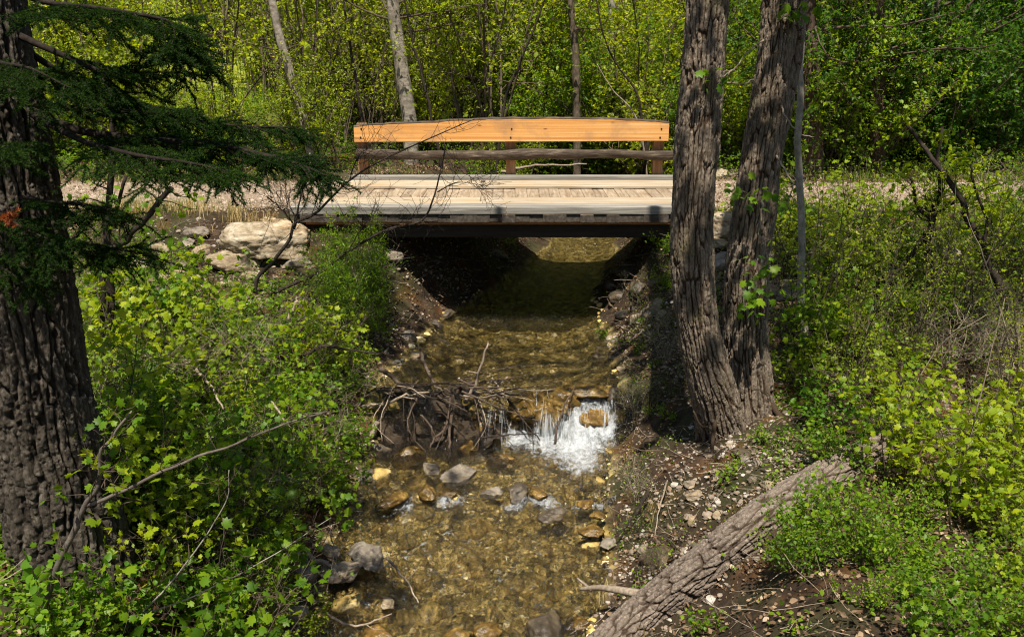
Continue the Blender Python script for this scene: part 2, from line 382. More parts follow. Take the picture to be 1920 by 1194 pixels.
N = NT('stream water'); v = N.coords(); vf = N.coords((1.6, .9, 1)); fine = N.noise(vf, 18, 4, .6, .6); mid = N.noise(vf, 5, 3, .55, .8)
h = N.math('ADD', N.math('MULTIPLY', fine, .35), mid)
nb = N.bump(h, 1.0, .2)
tr = N.n('MixShader', {0: .18, 1: N.n('BsdfTransparent', {'Color': (.99, .97, .88)}), 2: N.n('BsdfRefraction', {'Color': (1, .97, .82), 'Roughness': 0.0, 'IOR': 1.33, 'Normal': N.bump(h, .5, .05)})})
gl = N.n('BsdfGlossy', {'Color': (.95, .97, 1.0), 'Roughness': .12, 'Normal': nb})
fr = N.n('Fresnel', {'IOR': 1.36, 'Normal': nb})
water = N.n('MixShader', {0: N.math('MULTIPLY', fr.outputs[0], 1.45), 1: tr, 2: gl})
fo = N.noise(v, 24, 6, .7, .4); fo2 = N.noise(v, 7, 4, .6)
fm = N.math('ADD', N.math('ADD', attr(N, 'foam'), N.math('MULTIPLY', N.math('SUBTRACT', fo, .5), 1.5)), N.math('MULTIPLY', N.math('SUBTRACT', fo2, .5), 1.0))
fm = N.math('MULTIPLY', N.ramp(fm, [(.34, 0.0), (.6, .45), (.95, .97)]), N.ramp(attr(N, 'foam'), [(.02, 0.0), (.2, 1.0)]))
sv = N.coords((46, 3.0, 3.0)); st = N.noise(sv, 1.0, 5, .6, .3); st2 = N.noise(N.coords((9, 1.2, 1.2)), 1.0, 3)
fa = N.math('ADD', attr(N, 'fall'), N.math('ADD', N.math('MULTIPLY', N.math('SUBTRACT', st, .5), 1.6), N.math('MULTIPLY', N.math('SUBTRACT', st2, .5), .9)))
fa = N.ramp(fa, [(.42, 0.0), (.8, .92)])
fa = N.math('MULTIPLY', fa, N.ramp(attr(N, 'fall'), [(0, 0.0), (.12, 1.0)]))
white = N.math('MAXIMUM', fm, fa)
wb = N.bsdf((.6, .63, .66), .45, N.bump(N.math('ADD', fo, st), .5, .03), .4)
wt = N.n('BsdfTranslucent', {'Color': (.6, .64, .68)}); wd = N.n('MixShader', {0: .25, 1: wb, 2: wt})
water_o = mb.build('stream_water', N.done(N.n('MixShader', {0: white, 1: water, 2: wd})), attrs={'foam': foam, 'fall': fall})
# white threads and veils of the falls, draped over the rocks
rw = np.random.default_rng(77); mb = MB()
for (xa, xb, cnt, wmax) in ((-.24, -.06, 16, .005), (.02, .1, 8, .005), (.26, .52, 110, .006), (.52, .8, 60, .007), (.9, 1.08, 50, .007)):
    for _ in range(cnt):
        x0 = rw.uniform(xa, xb); w_ = rw.uniform(.002, wmax); dx = rw.normal() * .045; yo = .06 * math.sin(x0 * 31) + rw.uniform(-.03, .03); zt = -1.465 + rw.uniform(-.03, .02); zb = -1.9 + rw.uniform(-.02, .06)
        fan = (x0 - (xa + xb) / 2) * .3; zt -= rw.uniform(0, .12); C = catmull([(x0, 9.04 + yo, zt), (x0 + fan * .2, 8.85 + yo, zt - .03), (x0 + fan * .5 + dx * .4, 8.72 + yo, zt - .12), (x0 + fan * .8 + dx * .7, 8.67 + yo, (zt + zb) / 2 - .05), (x0 + fan + dx, 8.62 + yo * 1.6, zb)], 14)
        t_ = np.linspace(0, 1, 14); ww = w_ * (.4 + .9 * t_) * (.8 + .4 * fbm(np.stack([t_ * 6, t_ * 0 + x0 * 50, t_ * 0], -1), 2, 3))
        n_ = np.stack([ww, -ww * .3 * rw.uniform(-1, 1), ww * 0], -1); mb.grid(np.stack([C - n_, C - [0, .25 * w_, 0] * np.ones((14, 1)), C + n_], 1))
N2 = NT('falling water'); stk = N2.noise(N2.coords((60, 5, 5)), 1.0, 4); g2 = N2.n('NewGeometry').outputs['Random Per Island']
al = N2.math('MULTIPLY', N2.ramp(stk, [(.35, .05), (.62, .85)]), N2.math('ADD', N2.math('MULTIPLY', N2.math('POWER', g2, 2.2), .62), .07))
wf = mb.build('waterfall', N2.done(N2.n('MixShader', {0: al, 1: N2.n('BsdfTransparent'), 2: N2.n('MixShader', {0: .3, 1: N2.bsdf((.66, .7, .73), .35, None, .5), 2: N2.n('BsdfTranslucent', {'Color': (.68, .72, .75)})})})))
tag(wf, 'white threads and veils of water dropping over ochre rocks', 'waterfall', kind='structure')
tag(water_o, 'clear shallow creek running over golden stones and a small white fall', 'water', kind='structure')

# ------------------------------------------------------------------ footbridge
br = empty('footbridge', (0, 12.8, 0), 'low wooden bridge with one orange plank railing crossing the creek', 'bridge')
BY = 12.8
def bp(mb, name, m, **k): return mb.build(name, M[m], br, **k)
rg = np.random.default_rng(3)
mb = MB(); x = -2.66
while x < 2.62:
    w = rg.uniform(.145, .175); e0, e1 = rg.uniform(-.03, .02), rg.uniform(-.02, .03)
    xa, xb = x + .0008, x + w - .0008; dz = rg.uniform(-.006, .004); y0, y1 = 11.27 - BY + e0, 14.27 - BY + e1
    b = .006; n = 12; prof = [(xa + b, -.045), (xb - b, -.045), (xb, -.045 + b), (xb, .05 - b), (xb - b, .05), (xa + b, .05), (xa, .05 - b), (xa, -.045 + b)]
    ysn = np.linspace(y0, y1, n); v = np.array([(px_, yq, pz + dz) for yq in ysn for (px_, pz) in prof])
    v[:, 2] += (fbm(v * [6, 1.3, 6] + [0, x * 13, 0], 2, 4) - .5) * .012
    k = np.arange(8); f = np.concatenate([np.stack([i*8+k, (i+1)*8+k, (i+1)*8+(k+1)%8, i*8+(k+1)%8], 1) for i in range(n - 1)])
    mb.add(v, [f]); mb.n -= len(v); mb.cur = 1; mb.add(v, [[tuple(range(8))], [tuple((n-1)*8 + q for q in range(7, -1, -1))]]); mb.V.pop(); mb.cur = 0; x += w
mb.build('deck', [M['deck'], M['plank_end']], br, smooth=False)
for (y0, y1, nm) in ((11.72, 12.1, 0), (12.1, 12.42, 1), (13.42, 13.7, 2), (13.7, 13.96, 3)):
    if nm in (1, 3): continue
    mb = MB(); e = rg.uniform(-.05, .05)
    for (xa, xb) in ((-2.7 + e, -.4 + e), (-.395 + e, 2.66)):
        hh = 2 if nm == 0 else 2
        mb.bevbox((xa, y0 - BY, .054), (xb, y0 + .315 - BY, .094 + rg.uniform(0, .004)), .007, .01, int(xa * 10) + nm)
        mb.bevbox((xa + .03, y0 + .322 - BY, .054), (xb - .04, y0 + .63 - BY, .09 + rg.uniform(0, .004)), .007, .01, int(xa * 10) + nm + 5)
    bp(mb, 'runner', 'runner', smooth=False)
for (y0, y1, xa, xb) in ((11.25, 11.5, -2.78, 2.5), (14.1, 14.27, -2.52, 2.55)):
    mb = MB(); mid_ = rg.uniform(-.4, .6)
    mb.bevbox((xa, y0 - BY, .052), (mid_ - .003, y1 - BY, .15), .008, .008, 3); mb.bevbox((mid_ + .003, y0 - BY + .004, .052), (xb, y1 - BY + .003, .147), .008, .008, 4)
    bp(mb, 'kerb', 'kerb', smooth=False)
mb = MB(); mb.bevbox((-2.6, 11.3 - BY, -.085), (2.6, 11.36 - BY, -.05), .004, .004, 8); bp(mb, 'edge_strip', 'strip', smooth=False)
for yb in (11.4, 12.5, 13.3, 14.0):
    mb = MB(); mb.bevbox((-2.62, yb - BY, -.27), (2.62, yb + .2 - BY, -.09 if yb < 11.5 else -.05), .008, .01, int(yb)); bp(mb, 'beam', 'beam', smooth=False)
for xa in (-2.62, 2.3):
    mb = MB()
    for k in range(5): mb.bevbox((xa, 11.42 - BY, -.27 - .2 * (k + 1) + .005), (xa + .3, 14.1 - BY, -.27 - .2 * k - .003), .01, .02, k)
    bp(mb, 'abutment', 'beam', smooth=False)
mb = MB(); mb.tube(catmull([(-1.93, 11.9 - BY, -1.35), (-1.92, 11.92 - BY, -.7), (-1.9, 11.9 - BY, -.27)], 8), .075, 10); bp(mb, 'support_post', 'grey_bark')
for xp in (-2.33, -.02, 2.28):
    mb = MB(); mb.box((xp - .075, 14.29 - BY, -.25), (xp + .075, 14.42 - BY, .93)); bp(mb, 'rail_post', 'post', smooth=False)
mb = MB(); mb.tube([(2.17, 14.5 - BY, .8), (2.12, 14.75 - BY, .0)], .028, 6)
bp(mb, 'brace', 'beam')
# top rail: thick slab plank with a wavy, slightly arched upper edge
n = 90; xr_ = np.linspace(-2.43, 2.41, n); u = (xr_ + 2.43) / 4.84
top = .885 + .125 * np.sin(np.clip(u, 0, 1) * PI * .97 + .02) ** .8 * (.75 + .35 * u) + .055 * u ** 2 + (fbm(p2(xr_, 0 * xr_, 2.2), 4, 9) - .5) * .035
bot = .655 + .02 * u + (fbm(p2(xr_, 0 * xr_ + 5, 1.5), 3, 19) - .5) * .012
yf, yk = 14.17 - BY, 14.285 - BY
ring = np.stack([np.stack([xr_, 0*u + yf + .006, bot], 1), np.stack([xr_, 0*u + yf, bot + .008], 1), np.stack([xr_, 0*u + yf, bot*.5 + top*.5], 1), np.stack([xr_, 0*u + yf, top - .012], 1), np.stack([xr_, 0*u + yf + .012, top], 1),
                 np.stack([xr_, 0*u + yk - .012, top + .004], 1), np.stack([xr_, 0*u + yk, top - .012], 1), np.stack([xr_, 0*u + yk, bot], 1)], 1)
mb = MB(); k = np.arange(8); f = np.concatenate([np.stack([i*8+k, (i+1)*8+k, (i+1)*8+(k+1)%8, i*8+(k+1)%8], 1) for i in range(n - 1)])
mb.add(ring.reshape(-1, 3), [f[:, ::-1], [tuple(range(7, -1, -1))], [tuple((n-1)*8 + q for q in range(8))]])
tr_ = bp(mb, 'top_rail', 'pine_board', smooth=False)
for xp in (-2.33, -.02, 2.28):
    for zb_ in (.73, .86):
        mb = MB(); mb.tube([(xp + .015 * (zb_ > .8), yf + .01, zb_), (xp + .015 * (zb_ > .8), yf - .008, zb_)], .014, 8); mb.build('bolt', M['beam'], tr_)
mb = MB(); edge = np.stack([np.stack([xr_, 0*u + yf - .004, top - .004], 1), np.stack([xr_, 0*u + yf + .01, top + .012], 1), np.stack([xr_, 0*u + yk - .01, top + .014], 1), np.stack([xr_, 0*u + yk + .004, top - .004], 1)], 1)
edge[:, :, 2] += ((fbm(edge * [9, 9, 0], 3, 3) - .5) * .02)
mb.grid(edge); mb.build('bark_edge', M['rail_bark'], tr_)
# mid rail: a half log with bark on
xm = np.linspace(-2.4, 2.5, 70); cz = .475 + .012 * np.sin(xm * 1.7) + .008 * np.sin(xm * 5); rr = .085 + .01 * np.sin(xm * 2.1 + 1) + .006 * np.sin(xm * 9)
a = np.arange(20) * 2 * PI / 20; P = np.stack([np.repeat(xm[:, None], 20, 1), 14.2 - BY + np.cos(a)[None] * rr[:, None], cz[:, None] + np.clip(np.sin(a), -1, .72)[None] * rr[:, None]], -1)
P[:, :, 1:] += ((fbm(P * [5, 22, 22], 4, 12) - .5) * .03)[..., None] * np.stack([np.cos(a), np.sin(a) * (np.sin(a) < .6)], -1)[None]
mb = MB(); i = np.arange(70 * 20).reshape(70, 20); j = np.roll(i, -1, 1)
mb.add(P.reshape(-1, 3), [np.stack([i[:-1], j[:-1], j[1:], i[1:]], -1).reshape(-1, 4), i[0][::-1][None], i[-1][None]]); bp(mb, 'mid_rail', 'rail_bark')
for c_ in br.children:
    pass

# ------------------------------------------------------------------ rocks
def ico(sub):
    import bmesh
    bm = bmesh.new(); bmesh.ops.create_icosphere(bm, subdivisions=sub, radius=1)
    v = np.array([q.co[:] for q in bm.verts]); f = np.array([[q.index for q in t.verts] for t in bm.faces]); bm.free(); return v, f
ICO = {k: ico(k) for k in (2, 3, 4, 5)}
def rock_mesh(seed, size, sub=4, cuts=9, rough=.16, round_=0.0):
    r = np.random.default_rng(seed); v, f = ICO[sub]; v = v.copy()
    for _ in range(cuts):
        n = r.normal(size=3); n /= np.linalg.norm(n); c = r.uniform(.5, .85) + round_ * .2
        d = np.maximum(0, v @ n - c); v -= d[:, None] * n * .95
    v *= 1 + ((fbm(v * 2.2 + seed * 3.1, 4, seed % 50) - .5) * rough * 2)[:, None]
    v *= 1 + ((fbm(v * [9, 9, 16] + seed, 3, seed % 31) - .5) * rough * .55)[:, None]
    cr = np.abs(2 * fbm(v * 1.7 + seed * 1.7, 3, seed % 23) - 1); v *= 1 - (sstep(.09, .0, cr) * rough * .5)[:, None]
    v *= 1 + ((np.mod(v[:, 2] * 3.2 + fbm(v * 2 + seed, 2, 3) * 2.2, 1.0) - .5) * rough * .35 * (round_ < .2))[:, None]
    v /= np.abs(v).max(0); return v * np.asarray(size) / 2, f
def rock(name, loc, size, mat, seed, label, cat='rock', group=None, rz=0, sub=4, cuts=9, rough=.16, rx=0, round_=0):
    v, f = rock_mesh(seed, size, sub, cuts, rough, round_); mb = MB(); mb.add(v, [f]); o = mb.build(name, M[mat])
    o.location = tuple(loc); o.rotation_euler = (rx, 0, rz); return tag(o, label, cat, group)
# ------------------------------------------------------------------ trunks with furrowed bark
def trunk(mb, C, R, nth, nz, amp, fk=(5.0, 1.1), seed=0, flare=0.0, cap=False, lobes=0):
    C = catmull(C, nz); R = np.interp(np.linspace(0, 1, nz), np.linspace(0, 1, len(R)), R)
    T = np.gradient(C, axis=0); T /= np.linalg.norm(T, axis=1)[:, None]
    u = np.array([1.0, .0, .0]); U = []; W = []
    for i in range(nz):
        u = u - T[i] * (u @ T[i]); u /= np.linalg.norm(u); U.append(u); W.append(np.cross(T[i], u))
    U, W = np.array(U), np.array(W); s = np.concatenate([[0], np.cumsum(np.linalg.norm(np.diff(C, axis=0), axis=1))])
    th = np.arange(nth) * 2 * PI / nth; ct, st = np.cos(th), np.sin(th); r0 = R.mean()
    P = np.stack([np.broadcast_to(ct * r0, (nz, nth)), np.broadcast_to(st * r0, (nz, nth)), np.broadcast_to(s[:, None], (nz, nth))], -1)
    cw, cl = fk; nu = max(5, int(round(2 * PI * r0 / cw)))
    wob = (fbm(P * [2, 2, 2], 3, seed + 3) - .5)[..., None] * [.06, .06, .0]
    TH, SS = np.broadcast_to(th / (2 * PI), (nz, nth)), np.broadcast_to(s[:, None], (nz, nth))
    w1, w2 = fbm(P * [9, 9, 4] + seed, 3, seed + 3) - .5, fbm(P * [9, 9, 9] + seed + 5, 3, seed + 4) - .5
    U_, V_ = TH * nu + w1 * .9, SS / cl + w2 * .8
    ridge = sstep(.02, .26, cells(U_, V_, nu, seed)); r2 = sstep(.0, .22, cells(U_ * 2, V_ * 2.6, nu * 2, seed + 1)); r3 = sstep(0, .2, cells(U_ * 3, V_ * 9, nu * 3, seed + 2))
    h = amp * (ridge * .8 + r2 * .28 + r3 * .16 - .9) + amp * .6 * (fbm(P * [45, 45, 25], 3, seed + 5) - .5) + (fbm(P * 2.2 + 9, 2, seed + 9) - .5) * r0 * .22
    rad_ = R[:, None] + h
    if flare: rad_ = rad_ + flare * np.exp(-s / .28)[:, None] * (.55 + .75 * (.5 + .5 * np.cos(th * (lobes or 5) + seed))[None] ** 2)
    V = C[:, None] + rad_[..., None] * (ct[None, :, None] * U[:, None] + st[None, :, None] * W[:, None])
    i = np.arange(nz * nth).reshape(nz, nth); j = np.roll(i, -1, 1)
    F = [np.stack([i[:-1], j[:-1], j[1:], i[1:]], -1).reshape(-1, 4)]
    if cap: F += [i[0][::-1][None], i[-1][None]]
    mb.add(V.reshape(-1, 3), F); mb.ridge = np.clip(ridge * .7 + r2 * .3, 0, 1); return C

# ------------------------------------------------------------------ leaves: local shape (length along y, face along z)
def _maple():
    r = [(.0, 0), (.16, -.04), (.42, .06), (.34, .22), (.62, .42), (.42, .5), (.44, .74), (.2, .64), (0, 1.0)]
    o = r + [(-x, y) for x, y in r[-2:0:-1]]
    v = [(0, .36, .03)] + [(x, y, -.16 * abs(x) - .12 * y * y) for x, y in o]; n = len(o)
    return np.array(v), np.array([(0, 1 + k, 1 + (k + 1) % n) for k in range(n)])
LEAF = {
 'tiny': (np.array([(0, 0, 0), (.3, .42, .07), (0, 1, -.08), (-.3, .42, .07)]), np.array([(0, 1, 2), (0, 2, 3)])),
 'oval': (np.array([(0, 0, 0), (.26, .22, .07), (.36, .5, .07), (.2, .82, .0), (0, 1, -.1), (-.2, .82, 0), (-.36, .5, .07), (-.26, .22, .07), (0, .5, -.03)]),
          np.array([(8, 0, 1), (8, 1, 2), (8, 2, 3), (8, 3, 4), (8, 4, 5), (8, 5, 6), (8, 6, 7), (8, 7, 0)])),
 'maple': _maple(),
 'narrow': (np.array([(0, 0, 0), (.1, .4, .03), (0, 1, -.12), (-.1, .4, .03)]), np.array([(0, 1, 2), (0, 2, 3)])),
}
def add_leaves(mb, P, D, size, kind, rng, tilt=.6, droop=.0):
    """P: base points, D: growth directions; leaf faces mostly up with random tilt"""
    P, D = np.asarray(P), np.asarray(D); n = len(P)
    if n == 0: return
    y = D + rng.normal(size=(n, 3)) * .45; y[:, 2] -= droop; y /= np.linalg.norm(y, axis=1)[:, None] + 1e-9
    z = np.array([0, 0, 1.0]) + rng.normal(size=(n, 3)) * tilt; z -= y * (z * y).sum(1)[:, None]; z /= np.linalg.norm(z, axis=1)[:, None] + 1e-9
    x = np.cross(y, z); s = size * rng.uniform(.6, 1.25, n)
    v, f = LEAF[kind]
    V = P[:, None] + s[:, None, None] * (v[None, :, :1] * x[:, None] + v[None, :, 1:2] * y[:, None] + v[None, :, 2:] * z[:, None])
    F = (np.arange(n)[:, None, None] * len(v) + f[None]).reshape(-1, f.shape[1])
    mb.add(V.reshape(-1, 3), [F])

def wander(p, d, L, n, rng, wob=.18, up=.0):
    P = [np.array(p, float)]; d = np.array(d, float); d /= np.linalg.norm(d)
    for _ in range(n):
        d = d + rng.normal(size=3) * wob; d[2] += up; d /= np.linalg.norm(d); P.append(P[-1] + d * L / n)
    return np.array(P)

def leaf_run(P, rng, step, t0=.15):
    s = np.concatenate([[0], np.cumsum(np.linalg.norm(np.diff(P, axis=0), axis=1))]); L = s[-1]
    n = max(1, int(L * (1 - t0) / step)); t = np.sort(rng.uniform(t0 * L, L, n)); t[-1] = L
    Q = np.stack([np.interp(t, s, P[:, k]) for k in range(3)], 1)
    k = np.clip(np.searchsorted(s, t) - 1, 0, len(P) - 2); T = P[k + 1] - P[k]; T /= np.linalg.norm(T, axis=1)[:, None] + 1e-9
    o = rng.normal(size=(n, 3)); o -= T * (o * T).sum(1)[:, None]; o /= np.linalg.norm(o, axis=1)[:, None] + 1e-9
    return Q, o * .85 + T * .5

def grow(wood, leaf, rng, base, H, stems, spread, kind, size, step, r0=.012, nb=7, nt=4, tilt=.6, up=.05, crown0=.25, per=1, brl=.38, sides=4, base_r=.06):
    for _ in range(stems):
        az = rng.uniform(0, 2 * PI); tl = rng.uniform(.1, 1) * spread
        d = np.array([math.cos(az) * tl, math.sin(az) * tl, 1.0]); h = H * rng.uniform(.65, 1.1)
        S = wander(np.array(base) + [math.cos(az) * base_r * rng.uniform(0, 1), math.sin(az) * base_r * rng.uniform(0, 1), -.05], d, h, 9, rng, .11, up)
        wood.tube(S, np.linspace(r0, r0 * .3, len(S)), sides + 1, False)
        for _b in range(nb):
            t = rng.uniform(crown0, .98); i = min(int(t * 9), 8); p = S[i] + (S[i+1] - S[i]) * (t * 9 - i); a = rng.uniform(0, 2 * PI)
            d2 = (S[i+1] - S[i]) / (h / 9) * .55 + np.array([math.cos(a), math.sin(a), rng.uniform(-.1, .55)])
            B = wander(p, d2, h * brl * rng.uniform(.5, 1.1) * (1.15 - .55 * t), 5, rng, .2, up * .6)
            wood.tube(B, np.linspace(r0 * .42, r0 * .16, len(B)), sides, False)
            if leaf is not None:
                for q in range(per): add_leaves(leaf, *leaf_run(B, rng, step, .25), size, kind, rng, tilt)
            for _t in range(nt):
                i = rng.integers(1, 5); d3 = (B[i+1] - B[i]); d3 = d3 / np.linalg.norm(d3) + rng.normal(size=3) * .8
                Tt = wander(B[i], d3, h * brl * rng.uniform(.25, .6), 4, rng, .25, up * .5)
                wood.tube(Tt, np.linspace(r0 * .2, r0 * .1, len(Tt)), 3, False)
                if leaf is not None:
                    for q in range(per): add_leaves(leaf, *leaf_run(Tt, rng, step, .1), size, kind, rng, tilt)

def local_px(pts, origin):
    return [np.array(p) - np.array(origin) for p in pts]

# ------------------------------------------------------------------ the twin cottonwood on the right bank
b0 = atY(1378, 792, 7.6); O = np.array([b0[0], 7.6, float(gz(b0[0], 7.6)) - .06])
cot = empty('cottonwood_tree', O, 'big twin trunk cottonwood with deeply furrowed grey brown bark on the right bank', 'tree')
def lp(px, py, Y): return atY(px, py, Y) - O
c1 = [lp(1360, 815, 7.56), lp(1340, 740, 7.5), lp(1318, 660, 7.48), lp(1303, 560, 7.5), lp(1298, 420, 7.52), lp(1308, 250, 7.56), lp(1320, 110, 7.6), lp(1328, 0, 7.62), lp(1336, -180, 7.7)]
c2 = [lp(1405, 812, 7.7), lp(1402, 720, 7.72), lp(1398, 620, 7.76), lp(1402, 500, 7.8), lp(1420, 360, 7.84), lp(1438, 220, 7.88), lp(1452, 110, 7.9), lp(1462, 0, 7.94), lp(1472, -180, 8.0)]
c3 = [lp(1432, 330, 7.98), lp(1452, 230, 8.06), lp(1474, 120, 8.12), lp(1484, 40, 8.15), lp(1490, -60, 8.2), lp(1498, -180, 8.25)]
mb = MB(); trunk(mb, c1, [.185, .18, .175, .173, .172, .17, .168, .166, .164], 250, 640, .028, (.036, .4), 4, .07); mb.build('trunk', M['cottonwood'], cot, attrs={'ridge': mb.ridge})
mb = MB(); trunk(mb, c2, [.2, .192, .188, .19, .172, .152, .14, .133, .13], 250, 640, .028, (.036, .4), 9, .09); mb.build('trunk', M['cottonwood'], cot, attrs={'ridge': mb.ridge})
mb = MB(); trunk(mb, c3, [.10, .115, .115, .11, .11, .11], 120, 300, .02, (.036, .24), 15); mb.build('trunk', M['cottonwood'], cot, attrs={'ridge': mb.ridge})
mb = MB()
for (pts, r) in (([(1345, 770, 7.42), (1338, 810, 7.25), (1335, 850, 7.1), (1334, 875, 7.0)], .022), ([(1352, 790, 7.42), (1318, 800, 7.35), (1300, 770, 7.4)], .015), ([(1370, 800, 7.45), (1395, 815, 7.38), (1440, 822, 7.4)], .03), ([(1440, 745, 7.65), (1462, 780, 7.5), (1490, 800, 7.45)], .035)):
    C = catmull([lp(*p) for p in pts], 14); mb.tube(C, np.linspace(r, r * .5, 14), 8)
mb.build('root', M['log_bark'], cot)
rg = np.random.default_rng(5)
def dead_twig(parent, lpf, pts, r, mat='dead_wood', n=16, side=3):
    mb = MB(); C = catmull([lpf(*p) for p in pts], n); C[1:] += rg.normal(size=(n - 1, 3)) * r * .5; mb.tube(C, np.linspace(r, r * .35, n), 6)
    for _ in range(side):
        i = rg.integers(n // 3, n - 2); mb.tube(wander(C[i], (C[i+1] - C[i]) / np.linalg.norm(C[i+1] - C[i]) + rg.normal(size=3) * .7, rg.uniform(.08, .25), 5, rg, .25), np.linspace(r * .4, r * .15, 6), 4)
    return mb.build('dead_twig', M[mat], parent)
dead_twig(cot, lp, [(1432, 76, 7.74), (1408, 92, 7.6), (1385, 120, 7.45), (1362, 140, 7.4), (1345, 152, 7.4)], .008)
dead_twig(cot, lp, [(1360, 156, 7.5), (1395, 157, 7.4), (1412, 150, 7.4), (1421, 162, 7.4)], .008, side=1)
dead_twig(cot, lp, [(1466, 195, 7.78), (1476, 225, 7.6), (1500, 250, 7.5), (1525, 258, 7.5)], .009)
dead_twig(cot, lp, [(1456, 292, 7.72), (1472, 320, 7.6), (1486, 345, 7.55), (1478, 380, 7.6)], .01)
dead_twig(cot, lp, [(1430, 372, 7.6), (1428, 400, 7.55), (1424, 440, 7.55), (1428, 470, 7.6)], .011, side=2)
lf = MB(); ST = MB()
for (px, py, Y, k) in ((1340, 155, 7.33, 9), (1490, 18, 7.7, 26), (1385, 358, 7.4, 10), (1432, 370, 7.45, 14), (1415, 490, 7.35, 10), (1418, 565, 7.3, 26), (1435, 510, 7.4, 14)):
    c = lp(px, py, Y); n = k; Pq = c + rg.normal(size=(n, 3)) * [.09, .05, .06]
    for q in Pq[::2]: ST.tube([c + [0, .12, 0], (c + q) / 2 + [0, .03, .01], q], .002, 3)
    add_leaves(lf, Pq, np.tile([0, -.5, -.3], (n, 1)), .075, 'maple', rg, .8)
merge(lf, ST).build('sprout_foliage', [M['leaf_mid'], M['twig']], cot)

# the crown, high above the picture: unseen leafy limbs, added and spread to dapple the creek with shade
rg = np.random.default_rng(88); wd = MB(); lv = MB()
for _ in range(36):
    tx, ty, tz = rg.uniform(-5.0, 6.5), rg.uniform(3.6, 8.3), rg.uniform(4.6, 7.5)
    s0 = np.array([2.0, 7.7, tz - rg.uniform(.2, 1.0)]); e0 = np.array([tx, ty, tz]); L = np.linalg.norm(e0 - s0)
    B = catmull([s0, (s0 + e0) / 2 + rg.normal(size=3) * .25, e0], 9) - O; wd.tube(B, np.linspace(.045, .01, 9), 5, False)
    for _q in range(9):
        j = int(rg.integers(4, 9)); B2 = wander(B[j], rg.normal(size=3) * [1, 1, .4], rg.uniform(.5, 1.1), 5, rg, .2); wd.tube(B2, .006, 3, False); add_leaves(lv, *leaf_run(B2, rg, .035, .1), .1, 'oval', rg, .7)
top_ = [c1[-1], c1[-1] + np.array([.05, .2, 2.0]), c1[-1] + np.array([.0, .4, 4.2])]; wd.tube(catmull(top_, 14), np.linspace(.17, .08, 14), 12)
top_ = [c2[-1], c2[-1] + np.array([.15, .2, 2.0]), c2[-1] + np.array([.4, .3, 4.2])]; wd.tube(catmull(top_, 14), np.linspace(.135, .06, 14), 12)
merge(lv, wd).build('crown', [M['leaf_mid'], M['cottonwood']], cot)

# ------------------------------------------------------------------ the dark fir at the left edge
b0 = atY(132, 1070, 5.0); OF = np.array([-2.79, 5.0, float(gz(-2.79, 5.0)) - .1])
fir = empty('fir_tree', OF, 'dark shaggy fir with thick ridged trunk and drooping needled boughs at the left edge', 'tree')
def lf_(px, py, Y): return atY(px, py, Y) - OF
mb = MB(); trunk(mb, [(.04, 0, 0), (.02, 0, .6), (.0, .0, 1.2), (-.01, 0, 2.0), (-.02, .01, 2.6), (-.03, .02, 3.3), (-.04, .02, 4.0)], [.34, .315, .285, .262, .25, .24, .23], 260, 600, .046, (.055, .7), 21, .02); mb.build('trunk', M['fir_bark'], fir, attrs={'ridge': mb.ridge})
def needles(mb, P, rng, dens=1500, ln=.02, w=.002):
    s = np.concatenate([[0], np.cumsum(np.linalg.norm(np.diff(P, axis=0), axis=1))]); n = max(4, int(s[-1] * dens)); t = rng.uniform(0, s[-1], n)
    Q = np.stack([np.interp(t, s, P[:, k]) for k in range(3)], 1); k = np.clip(np.searchsorted(s, t) - 1, 0, len(P) - 2); T = P[k+1] - P[k]; T /= np.linalg.norm(T, axis=1)[:, None] + 1e-9
    o = rng.normal(size=(n, 3)); o[:, 2] = o[:, 2] * .6 + .15; o -= T * (o * T).sum(1)[:, None]; o /= np.linalg.norm(o, axis=1)[:, None] + 1e-9
    d = o * .85 + T * rng.uniform(.3, .9, (n, 1)); d /= np.linalg.norm(d, axis=1)[:, None]; side = np.cross(d, rng.normal(size=(n, 3))); side /= np.linalg.norm(side, axis=1)[:, None] + 1e-9
    L = ln * rng.uniform(.7, 1.2, (n, 1)); V = np.stack([Q - side * w, Q + side * w, Q + d * L], 1).reshape(-1, 3)
    mb.add(V, [np.arange(3 * n).reshape(n, 3)])
def bough(pts, r, reach, rng, start=.2, count=22):
    mbw = MB(); nd = MB(); C = catmull([lf_(*p) for p in pts], 26); mbw.tube(C, np.linspace(r, r * .2, 26), 8)
    L = np.linalg.norm(np.diff(C, axis=0), axis=1).sum()
    needles(nd, C[int(26 * (start + .2)):], rng, 500)
    for q in range(count):
        t = start + (1 - start) * (q + rng.uniform(0, 1)) / count; i = min(int(t * 25), 24); p = C[i]; d = C[i+1] - C[i]; d /= np.linalg.norm(d)
        sd_ = np.cross(d, [0, 0, 1.0]); sd_ /= np.linalg.norm(sd_); sg = 1 if q % 2 else -1
        ln = reach * (1.05 - .65 * t) * rng.uniform(.55, 1.1)
        B = wander(p, d * .75 + sd_ * sg * .8 + np.array([0, 0, rng.uniform(-.35, .12)]), ln, 7, rng, .1, -.035); mbw.tube(B, np.linspace(r * .3, r * .08, 8), 4, False); needles(nd, B, rng, 800)
        for _ in range(int(4 + ln * 26)):
            j = rng.integers(1, 7); dd = B[j+1] - B[j]; dd /= np.linalg.norm(dd); s2 = np.cross(dd, [0, 0, 1.0]); s2 /= np.linalg.norm(s2) + 1e-9
            Tw = wander(B[j], dd * .8 + s2 * rng.choice([-1, 1]) * .75 + np.array([0, 0, rng.uniform(-.35, .2)]), rng.uniform(.07, .2), 4, rng, .12, -.04)
            mbw.tube(Tw, .0022, 3, False); needles(nd, Tw, rng, 950)
    b = mbw.build('bough', M['bough_bark'], fir); nd.build('foliage', M['needle'], b)
rb = np.random.default_rng(17)
